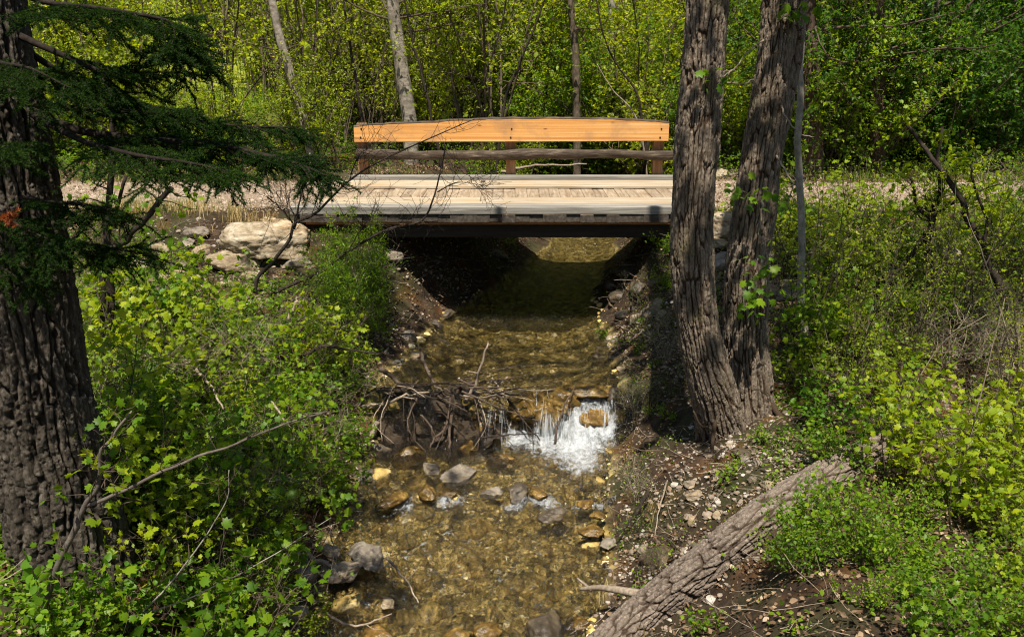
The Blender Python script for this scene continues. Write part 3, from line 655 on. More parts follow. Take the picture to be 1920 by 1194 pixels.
bough([(20, 60, 5.0), (110, 100, 4.9), (220, 140, 4.85), (310, 100, 4.8), (345, 96, 4.8)], .02, .55, rb)
bough([(10, -20, 5.0), (90, 5, 4.8), (180, 15, 4.6), (300, 35, 4.5), (330, 50, 4.5)], .018, .5, rb)
bough([(40, 90, 5.1), (140, 150, 5.3), (250, 190, 5.5), (360, 215, 5.6)], .02, .5, rb)
bough([(60, 210, 4.95), (150, 245, 4.9), (280, 262, 4.85), (420, 275, 4.8), (530, 300, 4.75), (605, 325, 4.72)], .026, .5, rb, .22, 34)
bough([(50, 195, 5.1), (160, 205, 5.4), (300, 215, 5.6), (430, 235, 5.8), (560, 240, 5.9)], .022, .5, rb, .25, 28)
bough([(60, 215, 4.9), (150, 262, 4.6), (250, 290, 4.4), (350, 305, 4.3), (430, 322, 4.3)], .018, .4, rb, .3, 20)
bough([(40, 370, 4.75), (90, 378, 4.6), (170, 385, 4.5), (230, 400, 4.45)], .012, .3, rb, .1, 12)
bough([(60, 460, 4.75), (120, 462, 4.6), (200, 465, 4.55), (290, 480, 4.5)], .012, .28, rb, .1, 14)
bough([(0, 260, 4.8), (-20, 275, 4.5), (20, 275, 4.3), (60, 285, 4.2)], .01, .3, rb, 0, 10)
bough([(0, 400, 4.75), (30, 420, 4.5), (70, 440, 4.4), (110, 455, 4.35)], .012, .35, rb, 0, 14)
bough([(-30, 110, 4.8), (10, 120, 4.5), (60, 130, 4.4), (130, 165, 4.3)], .014, .45, rb, 0, 16)
bough([(-30, 480, 4.7), (0, 500, 4.5), (30, 520, 4.4), (50, 545, 4.4)], .01, .25, rb, 0, 9)

M['dead_needle'] = mat_leaf('rust coloured dead needle', [(0, (.2, .05, .012)), (1, (.42, .13, .04))], .2, .7)
nd = MB()
for k in range(9): needles(nd, catmull([lf_(2, 408, 4.2), lf_(14 + rb.normal() * 6, 406 + rb.normal() * 5, 4.18), lf_(26 + rb.normal() * 8, 408 + rb.normal() * 9, 4.15)], 6), rb, 900, .02, .002)
nd.build('dead_sprig', M['dead_needle'], fir)

# ------------------------------------------------------------------ thin trees in the foreground and middle ground
def thin_tree(name, label, stems, mat, cat='tree', leafkind=None, lmat=None, lsize=.04, twigs=14, seed=0, group=None, twl=.6, lstep=.03):
    """stems: list of ([(px,py,Y)...], r0, r1); the first point of the first stem is the foot"""
    rg = np.random.default_rng(seed); b_ = stems[0][0][0]; q_ = G(b_[0], b_[1])[1] / b_[2]
    if b_[2] < 11: stems = [([(a, b, c * q_) for (a, b, c) in pts], r0 * q_, r1 * q_) for (pts, r0, r1) in stems]
    f = atY(*stems[0][0][0]); z = float(gz(f[0], f[1])); o = np.array([f[0], f[1], z])
    e = empty(name, o, label, cat, group); mt = MB(); tw = MB(); lv = MB()
    for k, (pts, r0, r1) in enumerate(stems):
        P = [atY(*p) - o for p in pts]
        if k == 0: P[0][2] = -.05
        C = catmull(P, 30); C[1:] += (np.stack([fbm(np.stack([np.arange(30) * .35, np.full(30, seed + q * 7.), np.full(30, k * 3.)], -1), 2, q) for q in range(3)], -1)[1:] - .5) * r0 * 1.6
        R = np.linspace(r0, r1, 30); mt.tube(C, R, 10 if r0 > .02 else 6)
        for _ in range(twigs):
            i = int(rg.integers(6, 29)); d = C[i+1 if i < 29 else i] - C[i-1]; d /= np.linalg.norm(d)
            B = wander(C[i], d * .5 + rg.normal(size=3) * .7, twl * rg.uniform(.4, 1.1) * (1 - .5 * i / 30), 6, rg, .22, .05); tw.tube(B, np.linspace(max(.003, R[i] * .28), .0015, 7), 4, False)
            for _q in range(3):
                j = int(rg.integers(2, 6)); B2 = wander(B[j], rg.normal(size=3) + (B[j] - B[j-1]) / np.linalg.norm(B[j] - B[j-1]), twl * rg.uniform(.15, .4), 4, rg, .25, .03); tw.tube(B2, .0017, 3, False)
                if leafkind: add_leaves(lv, *leaf_run(B2, rg, lstep, .2), lsize, leafkind, rg, .6)
            if leafkind: add_leaves(lv, *leaf_run(B, rg, lstep, .4), lsize, leafkind, rg, .6)
    mt.build('trunk', M[mat], e)
    wm = M['twig_dark' if mat in ('twig_dark',) else 'twig']
    if leafkind: merge(lv, tw).build('crown', [M[lmat], wm], e)
    elif twigs: tw.build('crown', wm, e)
    return e
thin_tree('sapling', 'slim grey sapling with smooth straight stem just right of the twin trunk tree', [([(1507, 645, 9.3), (1505, 560, 9.3), (1500, 420, 9.3), (1497, 250, 9.3), (1500, 120, 9.3), (1505, -60, 9.4)], .042, .03)], 'sapling_bark', 'sapling', 'maple', 'leaf_mid', .05, 5, 3)
thin_tree('small_tree', 'slender dark double stemmed tree standing beside the fir with thin spreading limbs', [
    ([(200, 745, 6.6), (205, 640, 6.6), (210, 560, 6.62), (200, 480, 6.6), (206, 380, 6.6), (208, 260, 6.6), (212, 180, 6.6)], .038, .018), ([(192, 742, 6.7), (192, 640, 6.7), (193, 500, 6.7), (205, 440, 6.65), (240, 330, 6.6)], .026, .012), ([(203, 470, 6.6), (240, 445, 6.6), (290, 390, 6.6), (318, 350, 6.6)], .026, .018)], 'twig_dark', 'tree', 'maple', 'leaf_mid', .05, 9, 8, None, .5, .05)
thin_tree('small_tree', 'dark crooked small tree with forked stem and leaning limbs among the bushes on the right', [
    ([(1752, 610, 8.0), (1748, 520, 8.0), (1742, 430, 8.0), (1755, 380, 8.0), (1758, 330, 8.0), (1765, 240, 8.05)], .045, .014), ([(1745, 430, 8.0), (1690, 500, 8.1), (1655, 545, 8.1), (1640, 590, 8.1)], .026, .02),
    ([(1743, 410, 8.0), (1722, 385, 8.0), (1708, 330, 8.0)], .022, .01), ([(1745, 405, 8.0), (1800, 375, 7.9), (1870, 345, 7.8)], .02, .006)], 'twig_dark', 'tree', 'maple', 'leaf_yellow', .05, 14, 13, None, .5, .035)
thin_tree('small_tree', 'long dark leaning stems of a small leafy tree near the right edge', [
    ([(1905, 640, 6.6), (1880, 540, 6.6), (1835, 450, 6.6), (1795, 375, 6.6), (1745, 290, 6.7), (1700, 230, 6.8)], .036, .011), ([(1845, 460, 6.6), (1850, 420, 6.6), (1828, 350, 6.6), (1818, 300, 6.6)], .014, .008)], 'twig_dark', 'tree', 'maple', 'leaf_yellow', .045, 16, 23, None, .5, .028)
# bare dark branches reaching over towards the bridge
thin_tree('bare_shrub', 'bare dark branching shrub on the left bank reaching up in front of the bridge', [
    ([(478, 552, 7.9), (482, 520, 7.9), (510, 490, 7.9), (545, 450, 7.9), (556, 415, 7.9), (600, 395, 7.9), (655, 340, 7.95), (720, 300, 8.0), (800, 262, 8.0), (890, 226, 8.05)], .02, .004),
    ([(552, 430, 7.9), (558, 400, 7.9), (570, 350, 7.9), (590, 320, 7.9)], .011, .004), ([(550, 418, 7.9), (520, 385, 7.85), (500, 370, 7.8)], .009, .004), ([(655, 340, 7.95), (668, 300, 7.95), (690, 275, 7.95)], .006, .003)], 'twig_dark', 'shrub', None, None, .04, 22, 31, None, .85)
thin_tree('bare_shrub', 'thin bare branch arching low from the left bank up past the bridge deck edge', [
    ([(482, 556, 7.7), (530, 540, 7.7), (600, 512, 7.7), (655, 470, 7.7), (730, 430, 7.7), (790, 415, 7.7), (815, 370, 7.75), (830, 310, 7.8), (835, 265, 7.8)], .018, .004),
    ([(655, 466, 7.7), (680, 425, 7.7), (700, 408, 7.7)], .006, .003), ([(820, 360, 7.75), (860, 342, 7.7), (910, 348, 7.7)], .006, .002)], 'twig_dark', 'shrub', None, None, .04, 22, 37, None, .8)
thin_tree('bare_shrub', 'gnarled dark limb lying horizontally across the bushes of the left bank', [
    ([(395, 690, 6.6), (430, 672, 6.6), (500, 668, 6.65), (560, 670, 6.7), (605, 650, 6.75), (650, 655, 6.8), (720, 662, 6.9)], .024, .006), ([(430, 670, 6.6), (445, 645, 6.6), (458, 632, 6.6)], .016, .01)], 'twig_dark', 'branch', None, None, .04, 10, 41, None, .4)
thin_tree('bare_shrub', 'grey forked stem leaning in front of the fir trunk at lower left', [
    ([(62, 1170, 4.3), (105, 1070, 4.3), (150, 970, 4.3), (178, 915, 4.3), (190, 850, 4.3), (215, 815, 4.3), (250, 770, 4.35)], .02, .005),
    ([(165, 948, 4.3), (240, 915, 4.3), (330, 872, 4.35), (430, 835, 4.4), (520, 800, 4.45), (610, 772, 4.5)], .011, .004)], 'fork_bark', 'shrub', 'maple', 'leaf_mid', .045, 12, 43, None, .4, .05)

# long thin whips arching through the bushes
whips = [
 ('long pale whip arching across the bushes on the right slope', [(1690, 800, 6.4), (1700, 760, 6.4), (1760, 650, 6.4), (1850, 590, 6.4)], .006, 'dead_wood'),
 ('pale double curved whip crossing the middle of the right slope', [(1480, 560, 7.6), (1560, 520, 7.5), (1680, 430, 7.4), (1800, 395, 7.3), (1900, 470, 7.3)], .007, 'dead_wood'),
 ('dark horizontal twig in front of the crooked small tree', [(1600, 400, 7.0), (1640, 415, 7.0), (1700, 425, 7.0), (1760, 435, 7.0), (1840, 460, 7.0)], .011, 'twig'),
 ('pale straight stem leaning at the right edge of the slope', [(1915, 760, 5.8), (1890, 640, 5.8), (1850, 500, 5.8), (1810, 400, 5.8)], .008, 'dead_wood'),
 ('tall straight pale stem rising from the bright maple bushes', [(1790, 960, 5.4), (1815, 840, 5.4), (1850, 700, 5.4), (1885, 560, 5.4)], .008, 'dead_wood'),
 ('long thin twig reaching left from the bright maple bushes', [(1880, 790, 5.6), (1800, 800, 5.6), (1720, 870, 5.6), (1640, 920, 5.6)], .006, 'twig'),
 ('thin grey whip rising right of the fir from the broad leaved bushes', [(230, 1180, 4.5), (330, 1080, 4.5), (420, 950, 4.5), (430, 880, 4.5)], .006, 'grey_bark'),
 ('thin long whip lying low across the bottom left bushes', [(210, 1150, 4.3), (330, 1130, 4.3), (480, 1060, 4.4), (620, 970, 4.5)], .006, 'grey_bark'),
 ('slender upright whip among the middle left bushes', [(372, 720, 6.6), (370, 640, 6.6), (365, 560, 6.6), (368, 520, 6.6)], .006, 'twig_dark'),
 ('thin pale whip hanging beside the willow bush', [(660, 660, 8.2), (650, 600, 8.2), (672, 550, 8.2), (660, 500, 8.2)], .006, 'dead_wood'),
]
for k, (lb, pts, r, mt) in enumerate(whips): thin_tree('bare_shrub', lb, [(pts, r, .002)], mt, 'shrub', None, None, .04, 8, 60 + k, None, .35)

# slender dark stems in the thicket behind the bridge
for k, (lb, pts, r) in enumerate([
 ('slender dark stem leaning right behind the middle of the orange rail', [(925, 330, 15.6), (945, 200, 15.6), (1000, 60, 15.6), (1040, -60, 15.6)], .03),
 ('thin dark stem leaning left behind the left half of the orange rail', [(830, 330, 15.8), (800, 180, 15.8), (770, 60, 15.8), (745, -60, 15.8)], .028),
 ('dark forked stem behind the left end of the orange rail', [(690, 330, 15.9), (672, 180, 15.9), (650, 40, 15.9), (640, -60, 15.9)], .032),
 ('thin dark stem curving up behind the right end of the orange rail', [(1215, 330, 15.7), (1200, 200, 15.7), (1140, 90, 15.7), (1110, -50, 15.7)], .026),
 ('fine dark stem between the white birch and the fir boughs', [(470, 330, 15.6), (440, 180, 15.6), (400, 60, 15.6), (350, -40, 15.6)], .026),
 ('fine dark stem leaning right beside the white birch', [(640, 330, 15.5), (610, 220, 15.5), (590, 100, 15.5), (600, -60, 15.5)], .02),
 ('dark slim stem rising behind the right path beside the reddish trunk', [(1700, 345, 15.4), (1690, 240, 15.4), (1720, 100, 15.4), (1760, -50, 15.4)], .03),
 ('pale dead branch leaning over the thicket left of the twin trunks', [(1225, 330, 15.5), (1200, 240, 15.5), (1150, 170, 15.5), (1120, 120, 15.5)], .018)]):
    thin_tree('small_tree', lb, [(pts, r, r * .4)], 'dead_wood' if k == 7 else 'twig_dark', 'tree', 'tiny', 'leaf_far', .07, 14, 150 + k, None, 1.1, .08)

# background trunks
bgt = [
 ('birch_tree', 'leaning white birch with thin peeling trunk behind the left end of the bridge', [(588, 300, 15.2), (572, 235, 15.15), (545, 140, 15.1), (522, 60, 15.1), (500, -60, 15.1), (470, -260, 15.1)], .075, .055, 'pale_bark'),
 ('birch_tree', 'pale straight aspen trunk rising behind the left part of the orange rail', [(772, 300, 16.2), (768, 230, 16.2), (752, 120, 16.2), (738, 20, 16.2), (730, -100, 16.2), (722, -300, 16.2)], .13, .1, 'pale_bark'),
 ('birch_tree', 'thin pale aspen stem close beside the larger pale trunk', [(800, 300, 20.0), (790, 150, 20.0), (770, 0, 20.0), (765, -250, 20)], .07, .05, 'pale_bark'),
 ('birch_tree', 'greyish aspen trunk half hidden by leaves behind the right part of the rail', [(1085, 300, 18.0), (1080, 130, 18.0), (1070, 0, 18.0), (1066, -200, 18)], .08, .06, 'stem_bark'),
 ('birch_tree', 'slim pale trunk glimpsed through the thicket left of the twin trunk tree', [(1150, 300, 23.0), (1145, 100, 23.0), (1152, -200, 23)], .1, .08, 'grey_bark'),
 ('spruce_trunk', 'brown ridged trunk directly behind the twin trunk tree', [(1522, 340, 15.1), (1515, 180, 15.1), (1508, 0, 15.1), (1502, -300, 15.1)], .2, .16, 'red_bark'),
 ('spruce_trunk', 'reddish brown straight trunk in the shaded wood right of the twin trunk tree', [(1645, 340, 15.3), (1645, 180, 15.3), (1642, 0, 15.3), (1640, -300, 15.3)], .14, .11, 'red_bark'),
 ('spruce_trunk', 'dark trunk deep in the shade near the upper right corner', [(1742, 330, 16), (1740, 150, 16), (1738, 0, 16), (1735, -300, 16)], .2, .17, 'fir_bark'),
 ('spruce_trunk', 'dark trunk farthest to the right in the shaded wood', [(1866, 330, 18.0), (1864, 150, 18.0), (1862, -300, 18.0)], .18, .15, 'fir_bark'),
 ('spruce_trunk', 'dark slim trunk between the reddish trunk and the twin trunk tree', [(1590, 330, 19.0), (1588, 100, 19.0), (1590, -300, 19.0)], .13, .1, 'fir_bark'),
 ('birch_tree', 'grey thin trunk in the yellow green thicket right of the leaning birch', [(665, 300, 21.0), (640, 100, 21.0), (622, -250, 21)], .08, .05, 'grey_bark'),
 ('birch_tree', 'slim dark grey trunk standing between the two aspens and the bridge middle', [(905, 300, 21.0), (915, 120, 21.0), (930, -250, 21)], .07, .05, 'grey_bark'),
]
for k, (nm, lb, pts, r0, r1, mt) in enumerate(bgt):
    f = atY(*pts[0]); o = np.array([f[0], f[1], float(gz(f[0], f[1])) - .1]); nm2 = 'tall_tree' if nm == 'spruce_trunk' else nm
    e = empty(nm2, o, lb, 'tree'); P = [atY(*p) - o for p in pts]; P[0] = np.array([P[0][0], P[0][1], 0]); rg = np.random.default_rng(100 + k)
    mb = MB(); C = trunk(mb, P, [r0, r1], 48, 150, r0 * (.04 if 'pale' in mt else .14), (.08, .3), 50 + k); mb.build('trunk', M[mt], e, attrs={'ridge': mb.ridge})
    wd = MB(); lv = MB()
    # high limbs and their leaves: mostly above the picture, they throw the dappled shade
    for _ in range(8 if nm != 'spruce_trunk' else 22):
        i = int(rg.integers(60, 149)); a = rg.uniform(0, 2 * PI); L = rg.uniform(1.0, 2.4)
        B = wander(C[i], (math.cos(a), math.sin(a), .25), L, 7, rg, .15, .03); wd.tube(B, np.linspace(r0 * .16, .006, 8), 5, False)
        for _q in range(7):
            j = int(rg.integers(2, 7)); B2 = wander(B[j], rg.normal(size=3) + (B[j] - B[j-1]) * 3, L * .4, 5, rg, .2); wd.tube(B2, .005, 3, False); add_leaves(lv, *leaf_run(B2, rg, .014, .1), .065, 'tiny', rg, .7)
    wd.build('limb', M['twig'], e); lv.build('crown', M['leaf_far' if nm != 'spruce_trunk' else 'leaf_deep'], e)
# ------------------------------------------------------------------ shrubs: a few grown kinds, copied one by one
LIB = bpy.data
def proto(key, seed, lmat, wmat='twig', **kw):
    rng = np.random.default_rng(seed); w, l = MB(), MB(); grow(w, l, rng, (0, 0, 0), **kw)
    PR[key] = (w, l, lmat, wmat)
PR = {}
for s in range(3): proto(('thicket', s), 200 + s, 'leaf_far', H=3.4, stems=13, spread=.42, kind='tiny', size=.085, step=.05, r0=.019, nb=11, nt=5, crown0=.1, brl=.3, base_r=.35)
for s in range(3): proto(('stems', s), 220 + s, 'leaf_far', 'stem_bark', H=4.6, stems=9, spread=.28, kind='tiny', size=.08, step=.09, r0=.02, nb=10, nt=3, crown0=.2, brl=.2, base_r=.4)
for s in range(2): proto(('green', s), 230 + s, 'leaf_mid', H=2.9, stems=12, spread=.5, kind='tiny', size=.08, step=.042, r0=.016, nb=11, nt=5, crown0=.08, brl=.32, base_r=.35)
for s in range(2): proto(('deep', s), 240 + s, 'leaf_deep', H=3.1, stems=12, spread=.5, kind='oval', size=.085, step=.042, r0=.016, nb=11, nt=5, crown0=.06, brl=.33, base_r=.35)
for s in range(3): proto(('bush', s), 260 + s, 'leaf_mid', H=.95, stems=9, spread=.75, kind='oval', size=.052, step=.05, r0=.006, nb=7, nt=4, crown0=.15, brl=.45, base_r=.1)
for s in range(3): proto(('maple', s), 280 + s, 'leaf_yellow', H=1.0, stems=8, spread=.8, kind='maple', size=.05, step=.062, r0=.007, nb=7, nt=4, crown0=.2, brl=.45, base_r=.1)
for s in range(2): proto(('mapleg', s), 290 + s, 'leaf_mid', H=.9, stems=8, spread=.85, kind='maple', size=.058, step=.06, r0=.006, nb=7, nt=4, crown0=.15, brl=.45, base_r=.1)
for s in range(2): proto(('round', s), 300 + s, 'leaf_round', H=.62, stems=7, spread=.8, kind='oval', size=.058, step=.036, r0=.005, nb=6, nt=2, crown0=.2, brl=.42, base_r=.08, tilt=.4)
for s in range(2): proto(('willow', s), 320 + s, 'leaf_mid', H=1.15, stems=13, spread=.4, kind='narrow', size=.06, step=.016, r0=.005, nb=8, nt=3, crown0=.1, brl=.3, base_r=.12)
for s in range(3): proto(('dry', s), 340 + s, 'leaf_mid', ['stem_bark', 'dead_wood', 'twig_dark'][s], H=1.05, stems=8, spread=1.0, kind='tiny', size=.035, step=.16, r0=.007, nb=8, nt=4, crown0=.15, brl=.55, base_r=.1)
for s in range(3): proto(('seedling', s), 360 + s, 'leaf_mid', H=.3, stems=5, spread=.9, kind='oval', size=.032, step=.018, r0=.003, nb=4, nt=2, crown0=.2, brl=.5, base_r=.04)
FIRST = {}
KN = dict(thicket='tall_bush', stems='slender_bush', green='tall_bush', deep='shade_bush', bush='leafy_shrub', maple='maple_shrub', mapleg='maple_shrub', round='broadleaf_shrub', willow='willow_shrub', dry='twiggy_shrub', seedling='low_plant')
def shrub(kind, loc, label, group=None, sc=1.0, rng=RG, cat='shrub', v=None):
    ks = [k for k in PR if k[0] == kind]; k = ks[int(rng.integers(len(ks)))] if v is None else (kind, v); rz = rng.uniform(0, 6.28)
    if k not in FIRST:
        e = empty(KN[kind], loc, label, cat, group, rz); w, l, lm, wm = PR[k]
        w.build('stem', M[wm], e); l.build('foliage', M[lm], e); e.scale = (sc, sc, sc); FIRST[k] = e; return e
    o = copy_tree(FIRST[k], loc, rz, sc, label, None)
    o['category'] = cat
    if 'group' in o: del o['group']
    if group: o['group'] = group
    return o

# hand placed, each with its own label; (photo position of the foot, kind, size, label)
hand = [
 (1690, 905, 'maple', .95, 'bright yellow green maple bush spilling over the upper end of the fallen log'),
 (1800, 985, 'maple', .95, 'tallest bright yellow green maple bush near the lower right edge'),
 (1880, 900, 'maple', 1.0, 'yellow green maple bush at the right edge above the tallest bright one'),
 (1600, 1040, 'bush', .6, 'low green bush touching the underside of the fallen log near its stub'),
 (1530, 800, 'round', .9, 'rounded green bush with broad leaves right of the twin trunk foot'),
 (1555, 880, 'mapleg', .55, 'small green maple bush between the twin trunk foot and the log end'),
 (1660, 830, 'mapleg', .7, 'green maple bush growing on the slope above the log end'),
 (1495, 1075, 'bush', .45, 'small leafy sprig below the stub of the log'),
 (1330, 1180, 'seedling', 1.0, 'tiny green seedling in front of the lower part of the log'),
 (690, 640, 'willow', 1.0, 'upright narrow leaved willow bush at the left abutment of the bridge'),
 (655, 560, 'willow', .6, 'narrow leaved willow bush in front of the big pale boulder end'),
 (1250, 480, 'mapleg', .4, 'small green bush in the shadow under the right end of the bridge'),
 (1245, 545, 'mapleg', .35, 'little leafy bush at the dark right bank under the bridge'),
 (1130, 640, 'seedling', .8, 'small green sprig at the right water edge of the pool'),
 (255, 1200, 'round', .9, 'broad leaved green bush at the bottom left in front of the fir'),
 (385, 1190, 'round', .85, 'broad leaved bush at the bottom edge right of the fir foot'),
 (110, 1225, 'round', .9, 'broad leaved bush in the bottom left corner'),
 (510, 1210, 'maple', .45, 'bright lobed leaf bush at the bottom edge beside the creek rocks'),
 (590, 1200, 'maple', .33, 'small bright lobed bush leaning over the creek edge at the bottom'),
 (310, 1010, 'round', .8, 'broad leaved bush just right of the fir trunk foot'),
 (600, 960, 'mapleg', .6, 'green bush overhanging the creek left of the riffle'),
 (660, 850, 'mapleg', .5, 'lobed green bush above the stick dam at the left bank'),
 (640, 760, 'mapleg', .55, 'leafy bush behind the left end of the stick dam'),
]
for (px, py, kd, sc, lb) in hand:
    p = G(px, min(py, 1235)); shrub(kd, on(p[0], p[1], -.02), lb, None, sc)

def scatter(n, xr, yr, kinds, label, group, smin, smax, rng, mind=.3, ok=None, cat='shrub'):
    pts = []; tries = 0
    while len(pts) < n and tries < n * 60:
        tries += 1; x, y = rng.uniform(*xr), rng.uniform(*yr)
        if (sdist(x, y) < .25 and y < 17.5) or (11.2 < y < 14.6) or (abs(x) < 2.9 and 11 < y < 14.8): continue
        if math.hypot(x + 2.79, y - 5) < .55 or math.hypot(x - 2.03, y - 7.6) < .5: continue
        if ok and not ok(x, y): continue
        if any(math.hypot(x - a, y - b) < mind for a, b in pts): continue
        pts.append((x, y)); shrub(kinds[int(rng.integers(len(kinds)))], on(x, y, -.02), label, group, rng.uniform(smin, smax), rng, cat)
    return pts
r1 = np.random.default_rng(71)
inview = lambda x, y: abs(x) < .62 * y + .6
clump = lambda x, y: inview(x, y) and float(fbm(p2(x, y, 1.5), 2, 55)) > .46
scatter(46, (-4.8, -1.5), (4.2, 8.4), ['bush', 'mapleg', 'maple', 'mapleg', 'round'], 'leafy green bush in the thicket covering the left bank', 'bushes covering the left bank', .4, .85, r1, .16, clump)
scatter(22, (-3.6, -1.5), (4.4, 8.8), ['mapleg', 'round', 'mapleg', 'maple'], 'taller leafy bush standing out of the left bank thicket', 'taller bushes of the left bank', .8, 1.25, r1, .3, inview)
scatter(8, (2.9, 6.5), (7.4, 9.6), ['stems'], 'thin leaning sapling stem on the right slope below the path', 'thin saplings on the right slope', .26, .42, r1, .5, inview, 'sapling')
scatter(34, (-6.2, -1.6), (8.2, 9.9), ['bush', 'mapleg', 'maple', 'bush'], 'leafy bush on the left slope below the pale boulders', 'bushes on the left slope below the boulders', .28, .6, r1, .2, clump)
scatter(17, (1.6, 5.2), (3.6, 7.2), ['mapleg', 'bush', 'maple'], 'low leafy bush on the litter covered slope right of the log', 'low bushes right of the log', .25, .6, r1, .3, lambda x, y: inview(x, y) and (x - .75) > (y - 5.2) * 1.9)
scatter(36, (2.7, 7.0), (7.6, 11.1), ['maple', 'dry', 'mapleg', 'dry', 'maple', 'seedling'], 'airy yellow green bush on the slope below the right hand path', 'airy bushes below the path on the right', .5, 1.1, r1, .35, inview)
scatter(14, (1.4, 2.4), (6.3, 10.8), ['seedling'], 'low green seedling on the stony bank around the twin trunk tree', 'seedlings on the stony right bank', .5, 1.0, r1, .2, None, 'plant')
scatter(16, (-2.3, -1.3), (5.5, 11), ['dry'], 'bare twiggy dead bush near the left water edge', 'dead twiggy bushes at the left water edge', .35, .7, r1, .25)
scatter(34, (-4.6, -1.5), (4.6, 10.6), ['dry'], 'bare twiggy bush with few leaves in the left bank thicket', 'twiggy bushes of the left bank', .6, 1.1, r1, .3, lambda x, y: inview(x, y) and (y < 8.9 or x > -2.2))
scatter(26, (2.7, 7.4), (9.8, 11.19), ['maple', 'maple', 'dry', 'mapleg'], 'yellow green maple bush along the near edge of the right path', 'maple bushes along the right path', .75, 1.2, r1, .3, inview)
scatter(8, (1.5, 3.6), (3.6, 5.2), ['bush', 'maple', 'mapleg', 'round'], 'small green bush in the bottom right corner below the log', 'small bushes below the log', .25, .5, r1, .2, lambda x, y: inview(x, y) and (x - .75) > (y - 5.2) * 1.9)
scatter(10, (-8, -4.5), (10.6, 11.19), ['dry', 'bush', 'dry'], 'low scrubby bush at the near edge of the left path', 'scrubby bushes along the left path', .35, .7, r1, .4, inview)
scatter(16, (.9, 3.2), (5.6, 11), ['dry'], 'bare twiggy dead bush on the right bank', 'dead twiggy bushes on the right bank', .25, .6, r1, .25)
scatter(4, (-2.15, -1.6), (9.6, 11.0), ['willow'], 'narrow leaved willow clump by the left bridge abutment', 'willow clumps by the left abutment', .6, .95, r1, .25)
scatter(6, (2.6, 4.6), (4.2, 6.4), ['maple', 'mapleg'], 'yellow green maple sprig among the bushes above the fallen log', 'maple sprigs above the log', .4, .75, r1, .3, lambda x, y: inview(x, y) and (x - .75) > (y - 5.2) * 1.9)
# behind the path
scatter(15, (-10.5, 4.6), (15.0, 17.2), ['thicket', 'stems', 'thicket', 'green'], 'tall yellow green bush in the thicket just behind the path and bridge', 'tall bushes just behind the path', .55, .95, r1, .75, lambda x, y: inview(x, y) and sdist(x, y) > .5)
scatter(30, (-15, 7), (17.0, 24), ['thicket', 'stems', 'stems'], 'tall yellow green bush deeper in the thicket behind the bridge', 'tall bushes deeper in the thicket', .9, 1.35, r1, .9, lambda x, y: inview(x, y) and sdist(x, y) > .1)
scatter(16, (.5, 8), (18.5, 24), ['thicket', 'green'], 'yellow green bush closing the view up the creek behind the bridge', 'bushes closing the view up the creek', .9, 1.3, r1, .9, inview)
scatter(40, (-26, 18), (24, 40), ['thicket'], 'sunlit yellow green bush on the far hillside behind the thicket', 'sunlit bushes on the far hillside', 1.1, 1.9, r1, 1.6, inview)
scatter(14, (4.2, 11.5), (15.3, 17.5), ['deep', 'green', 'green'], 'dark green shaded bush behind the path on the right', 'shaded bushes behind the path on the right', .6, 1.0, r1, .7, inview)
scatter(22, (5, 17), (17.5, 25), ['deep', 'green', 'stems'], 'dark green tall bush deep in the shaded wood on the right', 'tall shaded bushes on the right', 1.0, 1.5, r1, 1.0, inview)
# ------------------------------------------------------------------ fallen log
A = np.array([.42, 5.05, -1.93]); B = G(1600, 880); B = np.array([B[0], B[1], B[2] + .05])
OL = (A + B) / 2
lg = empty('fallen_log', OL, 'weathered fallen log with cracked bark lying from the right bank down into the creek', 'log')
C = [A - OL, (G(1200, 1165) + [0, 0, .02]) - OL, (G(1330, 1075) + [0, 0, .06]) - OL, (G(1450, 985) + [0, 0, .07]) - OL, B - OL, B - OL + np.array([.55, .3, .06])]
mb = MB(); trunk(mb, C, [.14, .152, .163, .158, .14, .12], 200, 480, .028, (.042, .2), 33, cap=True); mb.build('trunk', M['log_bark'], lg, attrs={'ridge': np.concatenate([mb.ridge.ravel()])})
q0 = C[3] + np.array([-.05, -.12, -.02])
mb = MB(); mb.tube(catmull([q0, q0 + [-.04, -.18, -.1], q0 + [-.1, -.3, -.26]], 12), np.linspace(.075, .05, 12), 12); mb.build('branch_stub', M['log_bark'], lg)
q1 = C[1] + np.array([.02, .12, .12]); e1 = atY(1088, 1104, 5.9) - OL
mb = MB(); mb.tube(catmull([q1, q1 * .6 + e1 * .4 + [0, 0, .02], q1 * .3 + e1 * .7 + [0, .01, .02], e1], 16), np.linspace(.034, .014, 16), 9); mb.tube(catmull([e1 * .8 + q1 * .2, e1 + [-.02, .05, .06]], 6), np.linspace(.014, .008, 6), 6); mb.build('broken_limb', M['dead_wood'], lg)
def stick(pts, r, label, mat='dead_wood', group=None, side=1, taper=.45):
    rg = np.random.default_rng(int(abs(pts[0][0] * 7 + pts[0][1]))); P = [np.array(p, float) for p in pts]; o = P[0].copy(); C = catmull([p - o for p in P], 14); C[1:-1] += rg.normal(size=(12, 3)) * r * .35
    mb = MB(); mb.tube(C, np.linspace(r, r * taper, 14), 7)
    for _ in range(side):
        i = int(rg.integers(4, 12)); d = C[i+1] - C[i]; mb.tube(wander(C[i], d / np.linalg.norm(d) + rg.normal(size=3) * .6, rg.uniform(.06, .18), 4, rg, .25), np.linspace(r * .5, r * .2, 5), 5)
    e = mb.build('driftwood_stick', M[mat]); e.location = o; return tag(e, label, 'stick', group)
def ay(*p): return [atY(*q) for q in p]
stick(ay((872, 755, 8.95), (893, 715, 8.93), (905, 675, 8.9), (916, 643, 8.9)), .022, 'pale upright broken stick rising from the stick dam over the pool')
stick(ay((1041, 832, 8.55), (1045, 800, 8.6), (1062, 755, 8.7), (1078, 724, 8.85)), .014, 'thin brown stick slanting through the white falls', 'twig')
